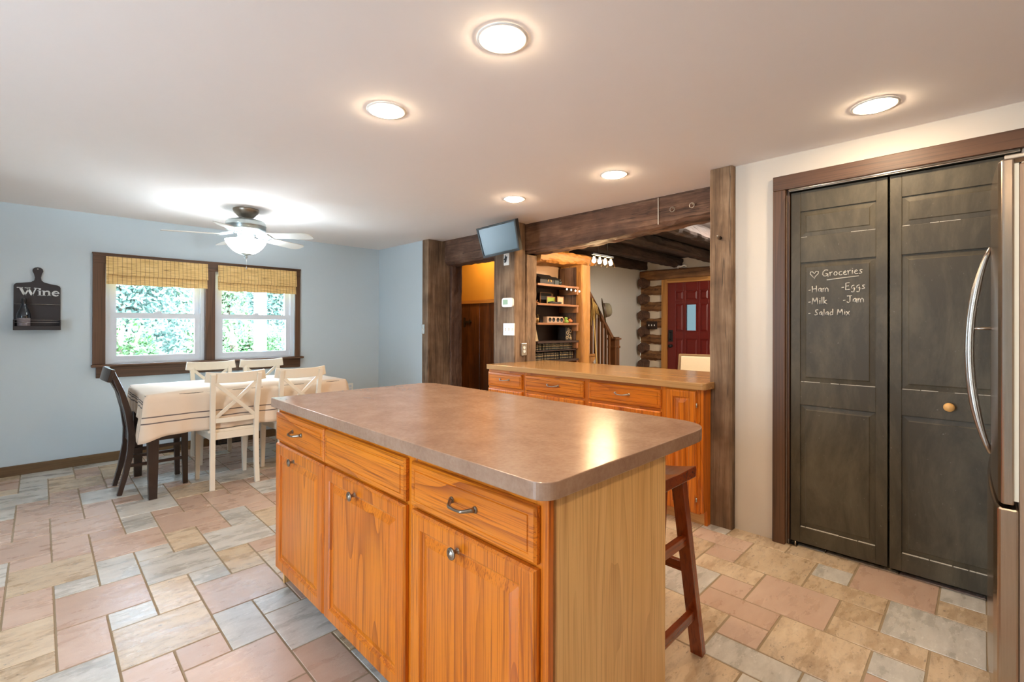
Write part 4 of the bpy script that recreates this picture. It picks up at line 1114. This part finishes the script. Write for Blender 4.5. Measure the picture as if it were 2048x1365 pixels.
for k, uu in enumerate((3.985, 4.06, 4.135, 4.205)):
    obj('bulb', lambda bm: lathe(bm, [(0, -.018), (.007, -.012), (.008, -.004), (.003, .004), (0, .004)], (uu, 3.143, 1.647-.004*k), 10), 'string_bulb', sl)
# third shelf
z = SH[2]
cj = thing('candle_jar', 'cream candle in a glass jar at the left of the third shelf', 'candle', (3.605, 3.25, z))
obj('jar', lambda bm: lathe(bm, [(0, .001), (.036, .001), (.036, .075), (.030, .082), (.030, .088)], (3.605, 3.25, z), 20), 'shade_glass', cj)
obj('wax', lambda bm: lathe(bm, [(0, .003), (.033, .003), (.033, .05), (0, .05)], (3.605, 3.25, z), 20), 'wax_cream', cj)
gb = tag(obj('glass_jar', lambda bm: lathe(bm, [(0, .001), (.03, .001), (.032, .08), (.026, .09)], (3.685, 3.30, z), 18), 'shade_glass'), 'empty clear glass jar beside the cream candle', 'jar')
vh = thing('votive_holder', 'long pale box votive holder with four round cutouts on the third shelf', 'candle holder', (3.875, 3.24, z))
obj('box', BX(3.745, 4.005, 3.21, 3.27, z+.001, z+.066), 'alcove_plaster', vh, .003)
for k in range(4):
    c = obj('cutout', lambda bm: lathe(bm, [(.022, -.003), (.022, .0), (0, 0)], (3.785+.06*k+(.012 if k > 1 else 0), 3.209, z+.035), 16, 'y'), 'black_iron', vh)
tag(obj('owl_figurine', lambda bm: lathe(bm, [(0, .001), (.017, .001), (.021, .03), (.014, .048), (.012, .055), (0, .06)], (4.035, 3.24, z), 14), 'shelf_edge'), 'tiny brown figurine between the votive box and the green one', 'figurine')
gf = thing('frog_figurine', 'small green figurine on the third shelf', 'figurine', (4.088, 3.24, z))
obj('body', lambda bm: lathe(bm, [(0, .001), (.030, .001), (.033, .02), (.02, .04), (0, .045)], (4.088, 3.24, z), 16), 'frog_green', gf)
obj('head', lambda bm: [lathe(bm, [(0, -.012), (.012, -.006), (.014, .004), (.008, .014), (0, .016)], (4.076+.024*k, 3.235, z+.05), 12) for k in (0, 1)], 'frog_green', gf)
pu = thing('pumpkin_figurine', 'small orange pumpkin at the right end of the third shelf', 'figurine', (4.165, 3.24, z))
def pump(bm):
    n = 24; R = []
    for j in range(7):
        f = PI*j/6; R.append([bm.verts.new((4.165+(.027*math.sin(f)*(1+.07*math.cos(8*a))+.0005)*math.cos(a), 3.24+(.027*math.sin(f)*(1+.07*math.cos(8*a))+.0005)*math.sin(a), z+.023-.022*math.cos(f))) for a in [2*PI*k/n for k in range(n)]])
    for A, B in zip(R, R[1:]):
        for k in range(n): bm.faces.new((A[k], A[(k+1) % n], B[(k+1) % n], B[k])).smooth = True
obj('fruit', pump, 'clay_orange', pu)
obj('stem', lambda bm: sweep(bm, [(4.165, 3.24, z+.042), (4.168, 3.24, z+.056)], [.005, .003], 6), 'shelf_edge', pu)
# fourth shelf: leaning picture and a patterned box
z = SH[3]
lp = thing('leaning_board', 'pale patterned board leaning at the left of the fourth shelf', 'picture', (3.575, 3.25, z))
obj('panel', lambda bm: prism(bm, [(3.545, z+.001), (3.645, z+.001), (3.60, z+.150), (3.545, z+.165)], 'y', 3.245, 3.255), 'picture_light', lp)
pb = thing('patterned_box', 'square dark box painted with pale flowers on the fourth shelf', 'box', (4.13, 3.27, z))
obj('box', BX(4.06, 4.172, 3.22, 3.33, z+.001, z+.145), 'picture_dark', pb, .003)
def rings(bm):
    rnd = random.Random(2)
    for (a, b, r) in ((4.085, .03, .016), (4.13, .045, .020), (4.095, .085, .018), (4.145, .10, .017), (4.11, .122, .012), (4.155, .022, .012)):
        sweep(bm, [(a+r*math.cos(t), 3.2185, z+b+r*math.sin(t)) for t in [2*PI*k/14 for k in range(15)]], .0035, 5, False)
obj('flower', rings, 'picture_light', pb)
# ------------------------------------------------------------------ staircase
sc = thing('staircase', 'oak staircase with a newel post and square balusters behind the bar counter', 'staircase', (5.3, 3.85, 0))
SV = 3.60
for k in range(9):
    ue, zt = 5.66-.165*k, .376+.16*k
    tr = obj('tread', BX(ue-.20, ue, SV-.03, 4.095, zt, zt+.03), TREAD['y'], sc, .006)
    obj('bracket', lambda bm: prism(bm, roundpoly([(ue-.20, zt, 0), (ue-.01, zt, 0), (ue-.02, zt-.05, .02), (ue-.07, zt-.07, .03), (ue-.09, zt-.12, .03), (ue-.165, zt-.13, 0), (ue-.20, zt-.13, 0)], 4), 'y', SV-.012, SV+.004), TREAD['z'], tr)
    obj('riser', BX(ue-.195, ue-.18, SV+.005, 4.095, zt+.03, zt+.16), 'white_lacquer', sc)
obj('stringer', lambda bm: prism(bm, [(5.70, 0), (5.70, .22), (4.36, 1.52), (4.36, 1.22), (5.55, 0)], 'y', SV+.005, SV+.03), STAIR['x'], sc)
nw = obj('newel_post', lambda bm: (box(bm, 5.555, 5.665, SV-.055, SV+.055, 0, 1.06), box(bm, 5.545, 5.675, SV-.065, SV+.065, .945, .975)), STAIR['z'], sc, .005)
obj('newel_cap', lambda bm: (box(bm, 5.535, 5.685, SV-.075, SV+.075, 1.06, 1.082), box(bm, 5.555, 5.665, SV-.055, SV+.055, 1.082, 1.10)), STAIR['x'], nw, .006)
r0, r1 = Vector((5.60, SV, 1.035)), Vector((4.60, SV, 2.12))
obj('handrail', lambda bm: bar(bm, r0, r1, .055, .05), STAIR['x'], sc, .01)
for k in range(10):
    ub = 5.49-.082*k
    zl = .376+.16*math.ceil((5.66-ub)/.165-1)+.03
    zt = r0.z+(r0.x-ub)*(r1.z-r0.z)/(r0.x-r1.x)-.02
    obj('baluster', BX(ub-.014, ub+.014, SV-.014, SV+.014, zl, zt), STAIR['z'], sc, .002)
ht = thing('hat', 'grey-tan brimmed hat hanging on the stair handrail', 'hat', (5.17, 3.50, 1.42))
hm = Matrix.Translation((5.165, 3.47, 1.45)) @ Vector((.60, -.78, .16)).to_track_quat('Z', 'Y').to_matrix().to_4x4()
def hatpart(prof, sx=1, sy=1):
    def g(bm):
        n0 = len(bm.verts)
        lathe(bm, prof, (0, 0, 0), 28)
        bmesh.ops.scale(bm, vec=(sx, sy, 1), verts=bm.verts)
        bmesh.ops.transform(bm, matrix=hm, verts=bm.verts)
    return g
obj('brim', hatpart([(.085, .0), (.12, -.006), (.145, -.002), (.147, .002), (.12, -.001), (.085, .006)], .95, 1.1), 'felt_tan', ht)
obj('crown', hatpart([(.088, .0), (.085, .05), (.072, .085), (.045, .102), (0, .100)], .92, 1.08), 'felt_tan', ht)
obj('band', hatpart([(.0905, .002), (.089, .024), (.087, .024)], .92, 1.08), 'shelf_dark', ht)
wk = thing('straw_broom', 'long straw-coloured stick with a tassel of straw leaning by the stairs', 'broom', (5.03, 3.50, 0))
obj('stick', lambda bm: sweep(bm, [(5.09, 3.48, 0), (5.05, 3.50, .8), (5.00, 3.53, 1.60)], [.011, .011, .009], 8), 'straw', wk)
def tassel(bm):
    rnd = random.Random(9)
    for k in range(26):
        a = rnd.uniform(0, 2*PI); l = rnd.uniform(.14, .32); r = rnd.uniform(.02, .08)
        p = Vector((5.01, 3.52, 1.56))
        sweep(bm, [p, p+Vector((r*math.cos(a)*.6, r*math.sin(a)*.6, -l*.3)), p+Vector((r*math.cos(a), r*math.sin(a), -l))], [.005, .005, .002], 5)
obj('tassel', tassel, 'straw', wk)
# ------------------------------------------------------------------ four-light bar
lb = thing('light_bar', 'four-light fixture with clear glass shades hanging below the joists', 'light fixture', (3.88, 2.62, 1.82))
obj('bar', BX(3.70, 4.06, 2.608, 2.632, 1.925, 1.945), 'black_iron', lb, .004)
for ul in (3.80, 3.96): obj('rod', lambda bm: sweep(bm, [(ul, 2.62, 1.945), (ul, 2.62, 2.334)], .0035, 8), 'black_iron', lb)
for k in range(4):
    ul = 3.735+.095*k
    obj('arm', lambda bm: sweep(bm, [(ul, 2.62, 1.926), (ul, 2.62, 1.908)], .008, 8), 'black_iron', lb)
    obj('shade', lambda bm: lathe(bm, [(.014, 1.911), (.020, 1.907), (.032, 1.878), (.041, 1.846), (.047, 1.832)], (ul, 2.62, 0), 22), 'shade_glass', lb)
    obj('bulb', lambda bm: lathe(bm, [(.008, 1.909), (.009, 1.895), (.018, 1.876), (.018, 1.865), (.010, 1.854), (0, 1.851)], (ul, 2.62, 0), 14), 'filament', lb)
lg = thing('living_fill_light', 'unseen round ceiling light added to brighten the living room', 'ceiling light', (5.2, 1.7, 2.2))  # added lamp, out of view, lifts the living room's light
obj('globe', lambda bm: lathe(bm, [(.12, 2.30), (.11, 2.25), (.06, 2.21), (0, 2.20)], (5.2, 1.7, 0), 24), 'living_fill_globe', lg)
obj('base', lambda bm: lathe(bm, [(.135, 2.334), (.135, 2.298), (.115, 2.298)], (5.2, 1.7, 0), 24), 'brushed_nickel', lg)
hl = thing('hall_fill_light', 'unseen round warm ceiling light added to light the hall', 'ceiling light', (3.95, 4.7, 2.2))  # added lamp, out of view, lights the mustard wall
obj('globe', lambda bm: lathe(bm, [(.11, 2.315), (.10, 2.27), (.06, 2.235), (0, 2.225)], (3.95, 4.7, 0), 24), 'hall_fill_globe', hl)
obj('base', lambda bm: lathe(bm, [(.125, 2.334), (.125, 2.312), (.105, 2.312)], (3.95, 4.7, 0), 24), 'brushed_nickel', hl)
# ------------------------------------------------------------------ entry: log wall, lintel, red door
EU = 7.2
struct('wall_entry', many(BX(EU+.03, EU+.2, 3.66, 4.2, 0, 2.4), BX(EU+.03, EU+.2, .9, 3.66, 2.0, 2.4), BX(EU+.03, EU+.2, .9, 2.76, 0, 2.4)), 'chinking', label='cream chinking of the log wall beside the red door')
zl = (.22, .49, .76, 1.03, 1.30, 1.57, 1.84)
LBL = ('lowest', 'second', 'third', 'fourth', 'fifth', 'sixth', 'topmost')
for k, zc in enumerate(zl):
    tag(obj('wall_log', lambda bm: rough(bm, 'y', 3.70, 4.085, sec_rect(EU-.02, EU+.12, zc-.075, zc+.075, .03), .012, 8, 40+k), ELOG['y']), f'{LBL[k]} hewn log of the wall left of the red door, counted from the floor', 'log', 'logs of the entry wall')
    zz = zc+.125
    if zz < 2.0:
        tag(obj('log_end', lambda bm: rough(bm, 'x', EU-.16, EU+.02, [(4.00+.062*a, zz+.085*b) for a, b in ((-1, -.5), (0, -1), (1, -.5), (1, .5), (0, 1), (-1, .5))], .006, 4, 50+k), LOG['x']), f'{LBL[k]} six-sided log end sticking out of the corner by the red door', 'log end', 'log ends at the corner')
tag(obj('lintel_beam', lambda bm: rough(bm, 'y', .95, 4.08, sec_rect(EU-.06, EU+.10, 2.01, 2.165, .02), .01, 30, 61), ELOG['y']), 'brown beam across the wall above the red entry door', 'beam')
struct('trim_7', many(BX(EU-.03, EU+.05, 3.612, 3.705, 0, 2.01), BX(EU-.03, EU+.05, 2.70, 2.79, 0, 2.01)), GOLD['z'], label='brown side casing of the red door')
struct('trim_8', BX(EU-.03, EU+.05, 2.79, 3.612, 1.945, 2.01), GOLD['y'])
d2 = bpy.data.objects.new('door_2', None); COL.objects.link(d2); d2.location = (EU, 3.2, 0); d2['kind'] = 'structure'; d2['label'] = 'dark red paneled entry door with a narrow window'
def reddoor(bm):
    v0, v1 = 2.79, 3.612
    cols = ((3.352, 3.478), (3.125, 3.315), (2.955, 3.085))
    rows = ((.25, .95), (1.165, 1.605), (1.66, 1.81))
    vs = sorted([v0, v1]+[q for c in cols for q in c]); zs = sorted([.01, 1.94]+[q for r in rows for q in r]+[1.05])
    holes = [(c[0], c[1], r[0], r[1]) for c in cols for r in ((.25, 1.05), (1.165, 1.605), (1.66, 1.81))]
    # frame: full-height stiles and the rails between the panels
    ys = sorted([v0, v1]+[q for c in cols for q in c])
    for a, b in zip(ys[::2], ys[1::2]): box(bm, EU, EU+.045, a, b, .01, 1.946)
    for c in cols:
        for a, b in ((.01, .25), (1.05, 1.165), (1.605, 1.66), (1.81, 1.946)): box(bm, EU, EU+.045, c[0], c[1], a, b)
    for (a, b, z0, z1) in holes:
        if (a, z0) == (3.125, 1.165): continue
        A = [(a, z0), (b, z0), (b, z1), (a, z1)]
        def ring(e, x): return [bm.verts.new((x, y, z)) for y, z in ((a+e, z0+e), (b-e, z0+e), (b-e, z1-e), (a+e, z1-e))]
        R = [ring(0, EU+.012), ring(.012, EU+.012), ring(.032, EU+.003), ring(.034, EU+.003)]
        for P_, Q_ in zip(R, R[1:]):
            for q in range(4): bm.faces.new((P_[q], P_[(q+1) % 4], Q_[(q+1) % 4], Q_[q]))
        bm.faces.new(R[-1])
obj('door_leaf', reddoor, 'red_door_paint', d2, .003)
wn = obj('window_frame', many(BX(EU-.012, EU+.03, 3.125, 3.142, 1.165, 1.605), BX(EU-.012, EU+.03, 3.298, 3.315, 1.165, 1.605), BX(EU-.012, EU+.03, 3.142, 3.298, 1.165, 1.182), BX(EU-.012, EU+.03, 3.142, 3.298, 1.588, 1.605)), 'red_door_paint', d2)
obj('pane', BX(EU+.010, EU+.016, 3.142, 3.298, 1.182, 1.588), 'door_glass', wn)
lk = obj('door_handle', many(BX(EU-.014, EU, 3.520, 3.592, 1.00, 1.185), lambda bm: sweep(bm, [(EU-.014, 3.556, 1.15), (EU-.05, 3.556, 1.14), (EU-.05, 3.556, 1.05), (EU-.014, 3.556, 1.03)], .009, 8)), 'black_iron', d2, .004)
obj('knob', lambda bm: lathe(bm, [(.026, 0), (.026, -.008), (.012, -.014), (.012, -.035), (.027, -.045), (.027, -.062), (0, -.07)], (EU, 3.545, .93), 18, 'x'), 'black_iron', d2)
s3 = thing('switch_plate', 'dark three-toggle switch plate on the log wall left of the red door', 'switch', (EU-.03, 3.85, 1.2))
obj('plate', BX(EU-.045, EU-.032, 3.775, 3.965, 1.20, 1.325), 'switch_brown', s3, .003)
for k in range(3): obj('toggle', BX(EU-.056, EU-.044, 3.812+.05*k, 3.822+.05*k, 1.25, 1.275), 'white_plastic', s3)
hh = tag(obj('curved_bracket', lambda bm: sweep(bm, [(EU-.075, 3.40, 2.165), (EU-.11, 3.38, 2.19), (EU-.11, 3.33, 2.185), (EU-.11, 3.28, 2.20), (EU-.10, 3.25, 2.175)], [.012, .018, .012, .016, .01], 8), 'white_plastic'), 'small white curved hook on the beam above the red door', 'hook')
ch = thing('upholstered_chair', 'cream upholstered chair with a wooden frame behind the bar counter', 'chair', (5.0, 2.12, 0))
CT = Matrix.Translation((5.02, 2.18, 0)) @ Matrix.Rotation(math.radians(14), 4, 'Z')
def cpart(name, f, m, bev=.006):
    def g(bm):
        f(bm); bmesh.ops.transform(bm, matrix=CT, verts=bm.verts)
    return obj(name, g, m, ch, bev)
cpart('back_frame', lambda bm: [bar(bm, a, b, w, d, (1, 0, 0)) for a, b, w, d in (((0, .20, .45), (.10, .19, .935), .045, .035), ((0, -.20, .45), (.10, -.19, .935), .045, .035), ((.10, -.205, .925), (.10, .205, .925), .045, .03), ((.02, -.2, .53), (.02, .2, .53), .04, .03))], 'chair_wood_grey', .004)
cpart('back_cushion', lambda bm: bar(bm, (.008, 0, .545), (.092, 0, .912), .36, .05, (0, 1, 0)), 'linen_seat')
cpart('seat_cushion', lambda bm: box(bm, -.46, .02, -.23, .23, .40, .48), 'linen_seat', .02)
for x in (-.43, .0):
    for y in (-.2, .2): cpart('leg', lambda bm: bar(bm, (x, y, 0), (x, y, .41), .035, .035, (1, 0, 0), .045, .045), 'chair_wood_grey', .003)
# ------------------------------------------------------------------ outdoors
struct('ground', BX(-14, 18, 5.8, 34, -.5, -.35), 'ground_gravel', label='pale ground outside the windows')
pp = thing('porch_post', 'white square porch post outside the right window', 'post', (2.075, 6.8, -.35))
obj('shaft', BX(2.015, 2.135, 6.74, 6.86, -.35, 2.5), 'white_vinyl', pp)
obj('base_block', BX(2.0, 2.15, 6.725, 6.875, -.35, -.15), 'white_vinyl', pp)
obj('top_block', BX(2.0, 2.15, 6.725, 6.875, 2.3, 2.5), 'white_vinyl', pp)
def bush(name, label, cat, cx, cy, rx, ry, z0, z1, n, leaf, mat, seed, trunk=False, group=None):
    t = thing(name, label, cat, (cx, cy, -.35), group)
    rnd = random.Random(seed)
    lobes = [(rnd.uniform(-.55, .55), rnd.uniform(-.55, .55), rnd.uniform(.2, .85), rnd.uniform(.35, .6)) for _ in range(16)]+[(0, 0, .4, .75)]
    def g(bm):
        for _ in range(n):
            lx, ly, lz, lr = rnd.choice(lobes)
            d = Vector((rnd.gauss(0, 1), rnd.gauss(0, 1), rnd.gauss(0, 1))).normalized()*lr*rnd.uniform(.75, 1.02)
            p = Vector((cx+(lx+d.x)*rx, cy+(ly+d.y)*ry, z0+(z1-z0)*min(1, max(0, lz*.75+d.z*.5))))
            a = Vector((rnd.gauss(0, 1), rnd.gauss(0, 1), rnd.gauss(0, 1))).normalized(); b = a.orthogonal().normalized(); s = leaf*rnd.uniform(.6, 1.3)
            q = [p-a*s*.5, p+b*s*.28, p+a*s*.5, p-b*s*.28]
            bm.faces.new([bm.verts.new(v) for v in q])
    obj('foliage', g, mat, t)
    def st_(bm):
        for k in range(5):
            a = 2*PI*k/5
            sweep(bm, [(cx+.1*math.cos(a), cy+.1*math.sin(a), -.36), (cx+rx*.25*math.cos(a), cy+ry*.25*math.sin(a), (z0+z1)/2), (cx+rx*.45*math.cos(a), cy+ry*.45*math.sin(a), z1-.25*(z1-z0))], [.07, .05, .02], 7)
    obj('trunk', st_, 'bark', t)
bush('leafy_shrub', 'green leafy shrub outside the left window', 'shrub', .75, 9.2, .82, .6, -.35, 1.75, 9000, .075, 'leaf_green', 1, group='shrubs outside')
bush('leafy_shrub', 'green leafy shrub outside, seen past the mullion between the windows', 'shrub', 2.65, 9.4, .82, .6, -.35, 1.7, 9000, .075, 'leaf_green', 2, group='shrubs outside')
bush('leafy_shrub', 'pale green shrub seen through the right part of the right window', 'shrub', 4.55, 9.9, .82, .6, -.35, 1.4, 7000, .08, 'leaf_light', 3, group='shrubs outside')
bush('broadleaf_tree', 'haze-tinted tree rising behind the shrubs on the left', 'tree', 1.1, 12.6, 1.7, 1.2, .0, 5.0, 16000, .12, 'leaf_hazed', 5, group='trees outside')
bush('broadleaf_tree', 'haze-tinted tree rising behind the shrubs on the right', 'tree', 5.2, 13.2, 1.7, 1.2, .0, 5.2, 16000, .12, 'leaf_hazed', 6, group='trees outside')
bush('broadleaf_tree', 'pale tree farthest away, between the two haze-tinted trees', 'tree', 4.0, 17.5, 2.6, 1.5, .0, 6.8, 14000, .17, 'leaf_light', 7, group='trees outside')
